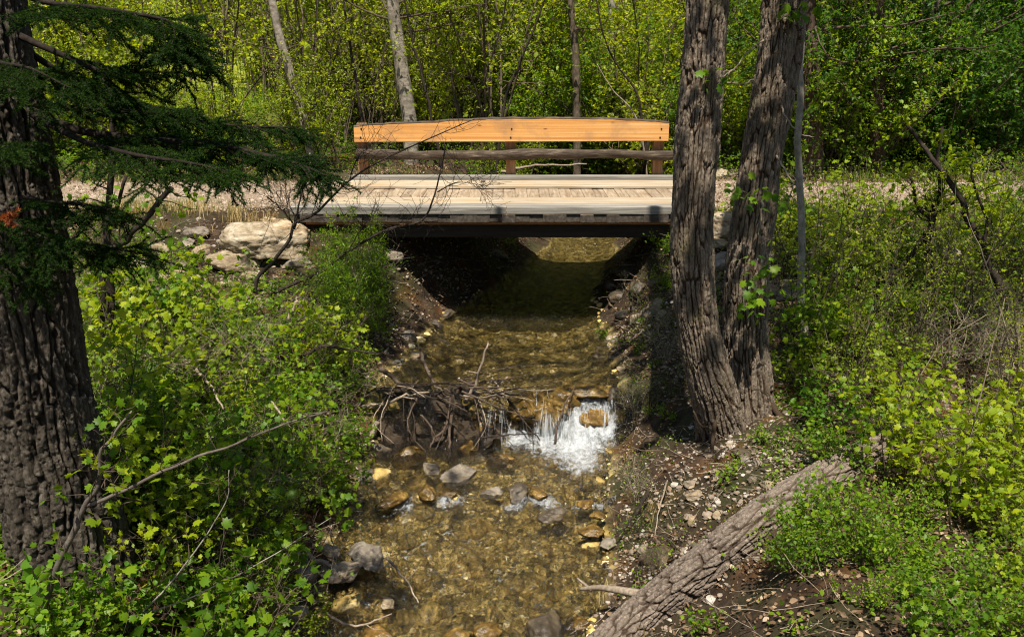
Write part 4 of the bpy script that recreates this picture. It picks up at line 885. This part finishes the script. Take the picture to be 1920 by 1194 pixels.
stick(ay((952, 745, 8.9), (975, 780, 8.7), (1012, 825, 8.55)), .013, 'dark stick leaning down the left half of the falls', 'twig_dark')
stick(ay((922, 708, 9.0), (938, 730, 8.95), (949, 758, 8.85)), .01, 'pale thin stick crossed over the right end of the dam')
stick(ay((952, 706, 9.05), (935, 722, 9.0), (910, 742, 8.95)), .009, 'pale short stick forming a cross at the right end of the dam')
stick(ay((712, 692, 9.2), (745, 712, 9.1), (775, 735, 9.0), (800, 748, 8.95)), .03, 'thick mottled stick sloping down to the left half of the dam', 'twig')
stick(ay((790, 664, 9.5), (800, 690, 9.3), (812, 715, 9.1), (835, 742, 8.95)), .024, 'bare stick standing in the pool edge and leaning on the dam', 'twig')
stick(ay((680, 762, 8.9), (720, 758, 8.85), (760, 742, 8.85), (805, 735, 8.9)), .022, 'pale curved stick lying along the top of the dam at its left end')
stick(ay((845, 765, 8.8), (835, 800, 8.7), (812, 825, 8.6), (804, 850, 8.5)), .018, 'grey bent root hanging down from the dam to the lower water', 'twig')
stick(ay((848, 775, 8.75), (842, 815, 8.6), (843, 850, 8.5), (840, 868, 8.45)), .018, 'straight grey stick dropping from the dam to the flat rock', 'twig')
stick(ay((790, 778, 8.75), (808, 800, 8.65), (812, 825, 8.6)), .012, 'thin curved twig below the left half of the dam', 'twig')
stick(ay((708, 790, 8.7), (695, 820, 8.6), (690, 835, 8.55)), .03, 'split pale branch stub at the left bank below the dam')
stick(ay((1288, 925, 6.9), (1325, 935, 6.5), (1300, 985, 6.3), (1230, 1090, 6.0)), .013, 'long pale stick slanting over the stony bank above the log')
stick(ay((1250, 905, 6.95), (1235, 960, 6.6), (1225, 1030, 6.4)), .008, 'thin pale twig standing on the mossy bank left of the long stick')
stick(ay((1215, 925, 7.0), (1190, 965, 6.85), (1155, 1005, 6.7)), .02, 'dark curved root at the right water edge', 'twig_dark')
stick(ay((1545, 700, 8.0), (1600, 718, 7.9), (1635, 740, 7.8)), .028, 'dark rotten branch lying on leaf litter right of the twin trunk tree', 'twig')
stick(ay((1552, 745, 7.6), (1562, 715, 7.6), (1585, 703, 7.6)), .008, 'small pale bent twig beside the dark rotten branch')
stick(ay((535, 1042, 6.3), (580, 1045, 6.3), (622, 1062, 6.25)), .03, 'pale thick stick on the rocks at the left water edge')
stick(ay((725, 1045, 6.3), (760, 1085, 6.1), (785, 1130, 5.9)), .012, 'yellowish thin stick dipping into the shallow water at lower left')
stick(ay((610, 1150, 5.7), (660, 1172, 5.65), (700, 1165, 5.65), (735, 1150, 5.7)), .011, 'pale curved twig in the water at the bottom edge')
stick(ay((618, 990, 6.4), (625, 1040, 6.2), (612, 1110, 6.0)), .006, 'thin straw coloured stem bending down to the water beside the left rocks')
stick(ay((540, 600, 8.9), (558, 560, 9.0), (562, 545, 9.0)), .022, 'short pale broken branch on the left slope below the boulders')
stick(ay((360, 685, 7.2), (400, 730, 7.0), (420, 770, 6.8)), .014, 'grey fallen stick among leaves in the middle of the left bank')
stick(ay((495, 735, 7.4), (530, 780, 7.2), (560, 820, 7.0)), .013, 'pale fallen stick lying down the left bank near the creek')
stick(ay((770, 262, 17.2), (830, 255, 17.2), (900, 240, 17.3)), .03, 'pale fallen branch seen under the rail on the left')
stick(ay((940, 322, 15.4), (1000, 312, 15.4), (1100, 308, 15.5)), .03, 'pale fallen branch lying behind the bridge seen below the half log')
stick(ay((900, 820, 8.45), (960, 815, 8.5), (1010, 812, 8.5)), .01, 'thin wet stick lying in the foam edge left of the falls', 'twig_dark')
rs = np.random.default_rng(44)
dx = np.linspace(-1.62, -.12, 110); dv = np.linspace(0, 1, 60); DX, DV = np.meshgrid(dx, dv); hgt = (1 - sstep(-.45, -.12, DX)) * .9 + .1
DY = 9.2 - DV * .62; DZ = -1.55 + np.where(DV < .35, sstep(0, .35, DV) * .12, .12 - ((DV - .35) / .65) ** .8 * .58) * hgt - (1 - hgt) * .2
nn = fbm(np.stack([DX * 9, DY * 9, DZ * 9], -1), 4, 5) - .5; DZ = DZ + nn * .22; DY = DY + .12 - DV * .12 + (fbm(np.stack([DX * 5, DY * 5, DZ * 5], -1), 3, 15) - .5) * .45
mb = MB(); mb.grid(np.stack([DX, DY, DZ], -1)); N = NT('packed dark debris'); a_ = N.noise(N.coords((1, 4, 4)), 16, 8, .7)
tag(mb.build('debris_dam', N.done(N.bsdf(N.ramp(a_, [(.35, (.016, .011, .007)), (.55, (.05, .034, .02)), (.72, (.13, .09, .055))]), .8, N.bump(a_, .8, .03)))), 'dark packed dam of sticks and mud left of the falls', 'stick dam')
for k in range(30):
    x, y = rs.uniform(-1.5, -.05), rs.uniform(8.72, 9.12); z = -1.41 + rs.uniform(-.04, .12); a = rs.uniform(-.6, .6); L = rs.uniform(.25, .85)
    a *= 2.2; d = np.array([math.cos(a), -abs(math.sin(a)) * .5, rs.uniform(-.6, .35)]); stick([(x, y, z), np.array([x, y, z]) + d * L * .5 + [0, 0, rs.uniform(-.03, .05)], np.array([x, y, z]) + d * L], rs.uniform(.006, .014), 'thin tangled twig woven into the top of the stick dam', ['dead_wood', 'twig', 'twig', 'twig_dark'][k % 4], 'twigs of the stick dam')
for k in range(10):
    x = rs.uniform(-1.45, -.1); z = -1.5 + rs.uniform(-.1, .05); L = rs.uniform(.25, .5)
    stick([(x, 8.85, z + .1), (x + rs.uniform(-.1, .1), 8.62, z - L * .3), (x + rs.uniform(-.2, .2), 8.48, z - L * .95)], rs.uniform(.005, .011), 'thin drooping root hanging from the face of the stick dam', ['twig', 'twig_dark', 'dead_wood'][k % 3], 'roots hanging from the dam', 1)

# ------------------------------------------------------------------ rocks
def R(px, py, size, mat, seed, label, Y=None, dz=.0, **k):
    p = G(px, py) if Y is None else atY(px, py, Y); return rock(k.pop('name', 'rock'), (p[0], p[1], p[2] + dz), size, mat, seed, label, **k)
R(500, 452, (1.15, .8, .52), 'rock_tan', 3, 'largest pale tan boulder at the left end of the bridge', 11.1, name='boulder', sub=5, cuts=11, rz=.1, cat='boulder')
R(440, 497, (.72, .5, .4), 'rock_tan', 9, 'white faced boulder leaning below the largest pale boulder', 10.75, name='boulder', sub=5, rz=.4, cat='boulder')
R(530, 425, (.7, .5, .3), 'rock_tan', 14, 'flat topped pale slab resting on the largest boulder', 11.45, name='boulder', sub=5, cat='boulder')
R(440, 421, (.5, .35, .16), 'rock_grey', 22, 'grey flat stone beside dry grass above the big boulder', 11.5)
R(330, 525, (.75, .5, .24), 'rock_tan', 27, 'long flat tan stone half buried in leaves left of the boulders', 10.4)
R(270, 500, (.5, .4, .26), 'rock_grey', 31, 'grey stone partly under the lowest fir bough', 10.5)
R(340, 500, (.4, .3, .18), 'rock_dark', 37, 'reddish dark stone above the long flat stone', 10.7)
R(585, 530, (.36, .3, .22), 'rock_tan', 41, 'brownish stone under the right end of the largest boulder', 10.6)
R(612, 545, (.2, .16, .12), 'rock_tan', 43, 'small tan stone beside the willow bush', 10.5)
R(370, 440, (.35, .3, .22), 'rock_grey', 45, 'grey stone in the grass left of the flat grey stone', 11.2)
R(300, 470, (.3, .25, .2), 'rock_tan', 46, 'small pale stone at the grassy path edge on the left', 11.0)
R(416, 455, (.14, .12, .1), 'rock_grey', 47, 'small round white stone touching the upper left of the big boulder', 10.9)
R(545, 440, (.5, .45, .42), 'rock_tan', 48, 'rounded tan boulder tucked under the bridge end', 11.2, name='boulder', cat='boulder', sub=5)
for k, (px, py, s, mt, lb) in enumerate([(470, 522, .3, 'rock_tan', 'angular tan stone under the lower left of the white faced boulder'), (560, 498, .34, 'rock_grey', 'grey angular stone wedged under the right end of the big boulder'), (382, 474, .3, 'rock_tan', 'pale blocky stone left of the white faced boulder'), (352, 455, .22, 'rock_grey', 'small grey block between the pale blocky stone and the path'), (425, 535, .26, 'rock_tan', 'tan slab lying below the white faced boulder'), (515, 530, .2, 'rock_dark', 'dark brown stone in the shade below the big boulder')]):
    R(px, py, (s * 1.3, s * .9, s * .7), mt, 60 + k * 3, lb, rz=k * .8, cuts=14)
R(1358, 428, (.42, .4, .42), 'rock_tan', 51, 'white upright boulder seen between the twin trunks', 10.9, name='boulder', cat='boulder', sub=5)
R(1345, 455, (.28, .25, .14), 'rock_tan', 52, 'flat tan stone below the white boulder between the trunks', 10.7)
R(1352, 490, (.3, .28, .24), 'rock_grey', 53, 'grey stone lowest in the gap between the trunks', 10.3)
R(1470, 395, (.42, .3, .16), 'rock_tan', 54, 'pale slab at the path edge just right of the twin trunk tree', 11.2)
R(1462, 425, (.45, .35, .2), 'rock_tan', 55, 'broad pale stone under the slab right of the twin trunk tree', 10.9)
R(1470, 553, (.32, .26, .16), 'rock_grey', 56, 'mossy grey stone at the foot of the slope beside the sapling', 9.5)
R(1448, 545, (.18, .16, .16), 'rock_tan', 57, 'tan rounded stone left of the mossy grey stone', 9.5)
R(1472, 535, (.2, .16, .1), 'rock_tan', 58, 'flat tan stone on top of the mossy grey stone', 9.65)
R(1440, 480, (.16, .14, .2), 'rock_tan', 59, 'small upright tan stone at the right edge of the twin trunk', 10.2)
R(1520, 425, (.4, .35, .26), 'rock_grey', 60, 'pale cracked boulder right of the sapling below the path', 10.8)
R(1345, 325, (.4, .3, .2), 'rock_tan', 61, 'pale stone at the far path edge behind the twin trunks', 14.9)
R(1372, 332, (.35, .25, .18), 'rock_grey', 62, 'second pale stone at the far path edge between the trunks', 14.9)
R(1780, 480, (.3, .3, .2), 'rock_grey', 63, 'grey stone among the bushes below the right path', 9.6)
R(1855, 335, (.45, .3, .12), 'rock_grey', 64, 'flat whitish stone at the far edge of the path on the right', 14.9)
# right bank under the bridge
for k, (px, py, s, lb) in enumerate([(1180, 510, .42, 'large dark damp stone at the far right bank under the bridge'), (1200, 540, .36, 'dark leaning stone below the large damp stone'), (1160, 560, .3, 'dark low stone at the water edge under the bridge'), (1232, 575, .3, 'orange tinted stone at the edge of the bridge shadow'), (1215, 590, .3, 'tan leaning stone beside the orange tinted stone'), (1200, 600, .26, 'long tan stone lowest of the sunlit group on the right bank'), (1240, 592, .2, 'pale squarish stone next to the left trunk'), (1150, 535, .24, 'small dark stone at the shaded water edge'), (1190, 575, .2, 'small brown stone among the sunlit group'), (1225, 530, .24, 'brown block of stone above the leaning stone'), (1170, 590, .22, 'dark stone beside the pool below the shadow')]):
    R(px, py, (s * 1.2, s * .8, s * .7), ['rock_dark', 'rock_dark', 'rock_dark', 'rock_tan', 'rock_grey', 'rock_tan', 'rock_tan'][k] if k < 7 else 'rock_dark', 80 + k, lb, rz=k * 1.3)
for k, (px, py, s, lb) in enumerate([(1125, 675, .2, 'pale stone on the right shore of the pool'), (1145, 672, .12, 'small whitish pointed stone by the right shore of the pool'), (1166, 694, .13, 'small white stone on the stony bank above the falls'), (1130, 660, .16, 'grey stone above the pale shore stone')]):
    R(px, py, (s * 1.2, s * .9, s * .7), 'rock_tan' if k else 'rock_grey', 95 + k, lb, rz=k)
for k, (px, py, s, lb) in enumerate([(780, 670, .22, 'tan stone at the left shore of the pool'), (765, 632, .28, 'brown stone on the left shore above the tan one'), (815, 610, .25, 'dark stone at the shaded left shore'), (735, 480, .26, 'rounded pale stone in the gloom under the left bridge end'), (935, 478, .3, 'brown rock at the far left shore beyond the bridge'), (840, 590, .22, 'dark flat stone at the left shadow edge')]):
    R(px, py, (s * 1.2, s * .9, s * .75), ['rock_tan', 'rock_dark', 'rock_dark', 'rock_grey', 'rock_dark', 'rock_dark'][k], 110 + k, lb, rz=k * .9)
# the rocks of the falls (photo position, world row, size)
for k, (px, py, Yq, sz, mt, lb) in enumerate([
    (1105, 732, 9.0, (.46, .36, .2), 'rock_wet', 'round golden wet rock at the top right of the falls'), (1115, 778, 8.78, (.36, .34, .26), 'rock_wet', 'brown wet boulder standing in the right half of the white falls'),
    (1045, 748, 8.95, (.5, .4, .3), 'rock_wet', 'golden wet rock in the middle of the lip of the falls'), (1022, 772, 8.82, (.36, .3, .34), 'rock_wet', 'golden rock with water veiling over it in the falls'),
    (985, 758, 8.88, (.4, .36, .36), 'rock_wet', 'ochre rock at the left half of the lip'), (960, 795, 8.9, (.28, .26, .3), 'rock_wet', 'ochre block under thin water threads'), (912, 790, 8.92, (.4, .25, .28), 'rock_wet', 'brown slab wall at the left end of the falls'),
    (1070, 730, 9.15, (.26, .22, .14), 'rock_wet', 'small golden rock just behind the lip'), (1140, 800, 8.75, (.2, .18, .16), 'rock_wet', 'small wet rock at the right edge of the white water'), (1155, 745, 9.0, (.28, .26, .3), 'rock_dark', 'dark rock holding the right end of the falls'), (1088, 800, 8.78, (.3, .24, .2), 'rock_wet', 'rock buried in foam at the foot of the falls'),
    (700, 838, 8.5, (.4, .3, .3), 'rock_dark', 'dark rock at the left foot of the stick dam'), (770, 845, 8.5, (.45, .28, .24), 'rock_wet', 'olive wet slab under the hanging roots of the dam'), (880, 830, 8.6, (.4, .25, .14), 'rock_wet', 'low ochre slab in the water in front of the dam'), (940, 850, 8.4, (.36, .2, .1), 'rock_wet', 'flat ochre ledge at the left edge of the foam'),
    (858, 882, 7.95, (.4, .22, .17), 'rock_grey', 'flat grey brown rock lying in the water below the dam'), (808, 870, 8.05, (.24, .18, .13), 'rock_grey', 'dark pointed grey rock left of the flat rock'),
    (920, 915, 7.6, (.24, .16, .13), 'rock_grey', 'smooth dark grey stone in the riffle'), (740, 925, 7.5, (.5, .22, .16), 'rock_wet', 'long golden ledge stone at the left of the riffle'), (800, 915, 7.58, (.28, .18, .14), 'rock_wet', 'golden stone right of the long ledge stone'), (840, 915, 7.6, (.2, .16, .12), 'rock_wet', 'small wet golden stone in the middle of the riffle'),
    (970, 915, 7.6, (.3, .2, .15), 'rock_dark', 'dark brown stone right of the smooth grey stone'), (1010, 915, 7.6, (.22, .16, .1), 'rock_wet', 'wet brown stone at the right of the riffle'), (1038, 955, 7.2, (.3, .2, .16), 'rock_dark', 'dark wet stone with water breaking over it at the right'),
    (680, 885, 8.0, (.4, .3, .22), 'rock_dark', 'reddish dark stone at the left bank beside the pointed grey rock'), (690, 1035, 6.5, (.42, .3, .2), 'rock_grey', 'broad grey brown boulder at the left water edge'), (640, 1062, 6.3, (.36, .26, .18), 'rock_grey', 'grey rock just below the broad boulder at the left water edge'), (572, 1070, 6.2, (.26, .2, .2), 'rock_grey', 'angular grey stone at the left shore near the bottom'),
    (620, 1025, 6.6, (.2, .16, .12), 'rock_grey', 'small pale grey stone above the broad grey brown boulder'), (545, 1150, 5.75, (.35, .22, .2), 'rock_grey', 'grey rock at the bottom left shore under leaves'), (1022, 1165, 5.75, (.42, .3, .22), 'rock_dark', 'dark rounded boulder in the water at the bottom beside the log'), (1085, 1160, 5.8, (.22, .18, .14), 'rock_wet', 'golden stone squeezed between the dark boulder and the log'),
    (915, 1170, 5.7, (.26, .2, .15), 'rock_wet', 'brown stone with ripples curling over it at the bottom'), (727, 1118, 6.0, (.14, .12, .1), 'rock_tan', 'pinkish stone alone in the shallow water at lower left'), (710, 1185, 5.6, (.26, .2, .16), 'rock_wet', 'golden round stone at the bottom edge left'), (845, 1190, 5.6, (.36, .26, .2), 'rock_wet', 'broad brown stone under water at the bottom edge'),
    (1140, 1010, 6.75, (.2, .16, .12), 'rock_grey', 'grey stone at the right water edge above the broken limb'), (1110, 985, 6.9, (.24, .18, .08), 'rock_wet', 'ochre stone at the right side of the creek'), (1095, 935, 7.3, (.2, .16, .08), 'rock_wet', 'ochre stone below the foam on the right'), (1120, 955, 7.1, (.18, .14, .07), 'rock_wet', 'small ochre stone against the right bank')]):
    R(px, py, sz, mt, 130 + k, lb, Yq, -.03 if Yq > 8.7 else -.055, rz=k * 1.1, rx=.1 * (k % 3 - 1), round_=.08 if 'wet' in mt else 0, cuts=12 if 'wet' in mt else 13, rough=.2 if 'wet' in mt else .2)
# right bank stones
for k, (px, py, s, lb) in enumerate([(1310, 930, .17, 'pinkish stone on the bank above the long pale stick'), (1390, 855, .2, 'dark grey block below the twin trunk foot'), (1405, 865, .14, 'grey stone next to the dark block'), (1300, 910, .16, 'flat grey slab above the pinkish stone'), (1350, 965, .12, 'brownish stone midway between roots and log'), (1440, 910, .13, 'whitish stone near the upper edge of the log'), (1300, 975, .12, 'pale oval stone left of the long stick'), (1240, 1045, .3, 'dark mossy rock at the upper left side of the log'), (1210, 1030, .14, 'flat pale stone by the right shore'), (1465, 985, .1, 'tiny white stone against the log')]):
    R(px, py, (s * 1.25, s * .9, s * .65), ['rock_tan', 'rock_dark', 'rock_grey', 'rock_grey', 'rock_tan', 'rock_tan', 'rock_tan', 'rock_dark', 'rock_grey', 'rock_tan'][k], 180 + k, lb, rz=k * 1.7)
# golden cobbles on the bed: four shapes copied
CB = []
rc = np.random.default_rng(9)
for k in range(295):
    y = rc.uniform(5.1, 8.6) if k < 250 else rc.uniform(9.1, 11.5); xl, xr2 = np.interp(y, SY, SL), np.interp(y, SY, SR); x = rc.uniform(xl + .08, xr2 - .06); s = float(np.clip(rc.lognormal(-2.35, .5), .05, .24))
    lb, gp = ('rounded golden cobble on the shallow creek bed below the falls', 'golden cobbles of the creek bed') if y < 8.7 else ('olive brown cobble under the calm water of the pool', 'cobbles under the pool')
    z = float(gz(x, y)) + s * .18
    z = min(z, float(wl(y)) - s * .22)
    if k < 6: o = rock('cobble', (x, y, z), (.13, .1, .075), 'rock_bed', 300 + k, lb, 'stone', gp, sub=3, cuts=5, round_=.5); CB.append(o)
    else:
        o = CB[k % 6].copy(); COL.objects.link(o); o.location = (x, y, z); o['label'] = lb; o['group'] = gp
    o.scale = (s / .1,) * 3; o.rotation_euler = (rc.uniform(-.2, .2), rc.uniform(-.2, .2), rc.uniform(0, 6.3))

# ------------------------------------------------------------------ ground litter, pebbles, grass, low green cover
def field(n, xr, yr, rng, ok):
    x, y = rng.uniform(*xr, n), rng.uniform(*yr, n); k = ok(x, y); x, y = x[k], y[k]; return np.stack([x, y, gz(x, y)], -1)
LITP = np.random.default_rng(4)
def dry(x, y, m=.12): return (sdist(x, y) > m) & ~((y > 11.4) & (y < 14.3) & (sdist(x, y) > 1.1)) & (np.abs(x) < .64 * y + .8)
rf = np.random.default_rng(31)
P = field(150000, (-7.5, 7.5), (3, 16), rf, lambda x, y: (dry(x, y) | ((np.abs(y - 12.9) < 1.6) & (sdist(x, y) > 1.1) & (rf.uniform(0, 1, len(x)) < .3))) & (rf.uniform(0, 1, len(x)) < np.clip((fbm(p2(x, y, 1.1), 3, 91) - .25) * 2.6, .1, 1)))
P[:, 2] += rf.uniform(.0, .025, len(P)); mb = MB(); kq = rf.uniform(0, 1, len(P)) < .3
for Q_, kd_, sz_ in ((P[kq], 'oval', .042), (P[~kq], 'tiny', .034)): add_leaves(mb, Q_, rf.normal(size=(len(Q_), 3)) * [1, 1, .45], sz_, kd_, rf, 1.0)
tag(mb.build('leaf_litter', M['litter']), 'brown and tan dead leaves strewn over the forest floor', 'leaf litter', kind='stuff')
mb = MB(); P = field(8000, (-6, 6), (3.2, 15), rf, lambda x, y: dry(x, y, .0))
for p in P:
    a = rf.uniform(0, 6.28); d = np.array([math.cos(a), math.sin(a), rf.uniform(-.15, .3)]); L = rf.uniform(.06, .32)
    mb.tube(wander(p + [0, 0, .012], d, L, 3, rf, .16), rf.uniform(.0012, .0038), 3, False)
tag(mb.build('twig_litter', M['dead_wood']), 'thin bleached twigs scattered over the banks', 'twigs', kind='stuff')
v, f = ICO[2]; mb = MB()
P = np.concatenate([field(9000, (.6, 3.0), (5.2, 11.2), rf, lambda x, y: (sdist(x, y) > -.1) & (rf.uniform(0, 1, len(x)) < np.clip((fbm(p2(x, y, 1.6), 3, 95) - .3) * 3, .06, 1)) & (x > 0) & (sdist(x, y) < 1.6)),
                    field(3500, (-2.6, -.4), (5.2, 13), rf, lambda x, y: (sdist(x, y) > -.2) & (sdist(x, y) < .55)),
                    field(5000, (2.4, 7), (7.5, 11.4), rf, lambda x, y: dry(x, y) & (rf.uniform(0, 1, len(x)) < .5)), field(1500, (-6, -2), (9.6, 11.4), rf, lambda x, y: dry(x, y))])
S = np.clip(rf.lognormal(-3.95, .5, len(P)), .008, .07); q = rf.uniform(.6, 1.2, (len(P), 1, 3)) * [1, 1, .65]
nz_ = 1 + (rf.uniform(-.18, .18, (len(P), len(v), 1)))
V = P[:, None] + v[None] * nz_ * q * S[:, None, None] * .62
mb.add(V.reshape(-1, 3), [(np.arange(len(P))[:, None, None] * len(v) + f[None]).reshape(-1, 3)])
N = NT('bank pebbles'); g = N.n('NewGeometry').outputs['Random Per Island']
c = N.ramp(g, [(0, (.07, .055, .042)), (.4, (.19, .15, .11)), (.75, (.28, .22, .17)), (.93, (.42, .37, .31)), (1, (.5, .46, .4))]); a = N.noise(N.coords(), 40, 5)
tag(mb.build('pebbles', N.done(N.bsdf(N.mix(.4, c, N.ramp(a, [(.3, .4), (.7, 1.2)]), 'MULTIPLY'), .8)), smooth=False), 'small grey and tan pebbles lying on the banks', 'pebbles', kind='stuff')
# fine pebbles of the creek bed
P = np.concatenate([field(9000, (-1.6, 1.2), (4.9, 8.8), rf, lambda x, y: sdist(x, y) < .05), field(3500, (-1.4, 1.4), (9.1, 13), rf, lambda x, y: sdist(x, y) < .05)]); S = np.clip(rf.lognormal(-3.75, .5, len(P)), .01, .08)
mb = MB(); V = P[:, None] + v[None] * rf.uniform(.6, 1.2, (len(P), 1, 3)) * [1, 1, .6] * (1 + rf.uniform(-.18, .18, (len(P), len(v), 1))) * S[:, None, None] * .7
mb.add(V.reshape(-1, 3), [(np.arange(len(P))[:, None, None] * len(v) + f[None]).reshape(-1, 3)])
N = NT('bed pebbles'); g = N.n('NewGeometry').outputs['Random Per Island']
tag(mb.build('bed_pebbles', N.done(N.bsdf(N.ramp(g, [(0, (.03, .024, .014)), (.3, (.2, .14, .045)), (.55, (.5, .36, .1)), (.82, (.76, .58, .24)), (1, (.78, .68, .46))]), .5)), smooth=False), 'small dark and golden pebbles on the creek bed', 'pebbles', kind='stuff')
# gravel on the path
mb = MB(); P = field(15000, (-9, 9), (11.8, 14.4), rf, lambda x, y: (sdist(x, y) > 1.5)); S = np.clip(rf.lognormal(-3.9, .45, len(P)), .008, .06)
v2_, f2_ = np.array([(1, 0, 0), (-1, 0, 0), (0, 1, 0), (0, -1, 0), (0, 0, .7), (0, 0, -.7)]), np.array([(0,2,4),(2,1,4),(1,3,4),(3,0,4),(2,0,5),(1,2,5),(3,1,5),(0,3,5)])
V = P[:, None] + v2_[None] * rf.uniform(.6, 1.1, (len(P), 6, 3)) * S[:, None, None] * .7; mb.add(V.reshape(-1, 3), [(np.arange(len(P))[:, None, None] * 6 + f2_[None]).reshape(-1, 3)])
N = NT('path gravel'); g = N.n('NewGeometry').outputs['Random Per Island']
tag(mb.build('gravel', N.done(N.bsdf(N.ramp(g, [(0, (.1, .075, .052)), (.5, (.26, .2, .145)), (1, (.46, .39, .31))]), .85)), smooth=False), 'loose pinkish grey gravel on the path', 'gravel', kind='stuff')
# low green cover
def cover(n, xr, yr, ok, kind, size, mat, name, label, nl=7, h=.1):
    P = field(n, xr, yr, rf, ok); m = len(P); mb = MB(); Q = np.repeat(P, nl, 0); k = len(Q)
    Q = Q + np.stack([rf.normal(size=k) * .05, rf.normal(size=k) * .05, rf.uniform(.01, h, k)], -1); add_leaves(mb, Q, rf.normal(size=(k, 3)) * [1, 1, .3], size, kind, rf, .45)
    return tag(mb.build(name, M[mat]), label, 'ground cover', kind='stuff')
gn = lambda x, y, s, a, b: rf.uniform(0, 1, len(x)) < np.clip((fbm(p2(x, y, s), 3, 123) - a) * b, 0, 1)
cover(8500, (-7, -1.45), (3.8, 11.0), lambda x, y: dry(x, y, .2) & gn(x, y, 1.2, .3, 4), 'oval', .034, 'leaf_mid', 'ground_cover', 'low green leafy plants carpeting the left bank')
cover(7000, (1.2, 7), (3.2, 11.3), lambda x, y: dry(x, y, .25) & gn(x, y, 1.2, .46, 4) & (sdist(x, y) > .9), 'oval', .03, 'leaf_mid', 'ground_cover', 'low green leafy plants in patches on the right slope')
cover(1500, (.8, 2.6), (5.6, 11), lambda x, y: dry(x, y, .1) & gn(x, y, 2.2, .5, 4), 'oval', .024, 'leaf_mid', 'ground_cover', 'sparse green seedlings on the stony right bank', 6, .06)
cover(16000, (-14, 14), (14.5, 24), lambda x, y: (np.abs(x) < .62 * y + .6) & (sdist(x, y) > .2) & gn(x, y, .9, .25, 4), 'tiny', .055, 'leaf_mid', 'ground_cover', 'green undergrowth behind the path', 7, .35)
def grass(n, xr, yr, ok, h, mat, label, w=.0035):
    P = field(n, xr, yr, rf, ok); m = len(P); a = rf.uniform(0, 6.28, m); ln = rf.uniform(.4, 1.1, m) * h; lean = rf.uniform(.1, .75, m)
    d = np.stack([np.cos(a), np.sin(a), 0 * a], -1); sd2 = np.stack([-np.sin(a), np.cos(a), 0 * a], -1) * w; up = np.array([0, 0, 1.0])
    mid = P + up * (ln * .6)[:, None] + d * (ln * lean * .3)[:, None]; tip = P + up * (ln * (1 - lean * .35))[:, None] + d * (ln * lean * .9)[:, None]
    V = np.stack([P - sd2, P + sd2, mid + sd2 * .8, mid - sd2 * .8, tip], 1).reshape(-1, 3); b = np.arange(m)[:, None] * 5; mb = MB(); mb.add(V, [b + [0, 1, 2, 3], b + [3, 2, 4]])
    return tag(mb.build('grass', M[mat]), label, 'grass', kind='stuff')
pe = lambda x, y: ((np.abs(y - 11.6) < .6) | (np.abs(y - 14.7) < .5)) & (sdist(x, y) > 1.4) & (np.abs(x) < .62 * y + .5) & ~((np.abs(x) < 3.0) & (y < 14.9))
grass(24000, (-9, 9), (10.8, 15.3), lambda x, y: pe(x, y) & gn(x, y, 1.1, .35, 5), .22, 'grass', 'green grass along both edges of the gravel path')
grass(2200, (-6.5, -2.9), (11.2, 11.7), lambda x, y: gn(x, y, 1.8, .5, 8), .26, 'straw', 'dry straw coloured grass tufts above the boulders')
grass(2500, (.4, 2.2), (5.2, 9), lambda x, y: (sdist(x, y) > 0) & (sdist(x, y) < .45) & gn(x, y, 2.5, .5, 5), .16, 'straw', 'dry roots and grass hanging at the right water edge')
grass(40000, (-26, 20), (22, 46), lambda x, y: np.abs(x) < .62 * y + .5, .4, 'grass', 'sunlit meadow grass on the far hillside', .012)
# ------------------------------------------------------------------ camera, light, world
cd = bpy.data.cameras.new('camera'); cam = bpy.data.objects.new('camera', cd); COL.objects.link(cam)
cd.sensor_width = 36; cd.lens = 36 * FPX / 1920; cd.clip_end = 800; cam.location = CAM; cam.rotation_euler = (PI / 2 - PITCH, 0, 0); SC.camera = cam
SUN_EL, SUN_AZ = rad(66), rad(184)      # azimuth clockwise from +Y: the sun stands high behind the viewer
ld = bpy.data.lights.new('sun', 'SUN'); ld.energy = 5.0; ld.angle = rad(.6); ld.color = (1, .93, .8)
lo = bpy.data.objects.new('sun', ld); COL.objects.link(lo)
sd = Vector((math.sin(SUN_AZ) * math.cos(SUN_EL), math.cos(SUN_AZ) * math.cos(SUN_EL), math.sin(SUN_EL)))
lo.rotation_euler = sd.to_track_quat('Z', 'Y').to_euler()
w = bpy.data.worlds.new('World'); SC.world = w; w.use_nodes = True; nt = w.node_tree
sk = nt.nodes.new('ShaderNodeTexSky'); sk.sky_type = 'NISHITA'; sk.sun_disc = False; sk.sun_elevation = SUN_EL; sk.sun_rotation = SUN_AZ
bg = nt.nodes['Background']; nt.links.new(sk.outputs[0], bg.inputs[0]); bg.inputs[1].default_value = .06
SC.view_settings.view_transform = 'Standard'; SC.view_settings.look = 'None'; SC.view_settings.gamma = 1; SC.view_settings.exposure = .7
SC.cycles.max_bounces = 8; SC.cycles.transparent_max_bounces = 12; SC.cycles.diffuse_bounces = 3; SC.cycles.glossy_bounces = 2; SC.cycles.transmission_bounces = 4
SC.cycles.caustics_reflective = False; SC.cycles.caustics_refractive = False; SC.cycles.use_denoising = True; SC.cycles.denoising_prefilter = 'FAST'; SC.cycles.pixel_filter_type = 'BLACKMAN_HARRIS'; SC.cycles.filter_width = 1.1
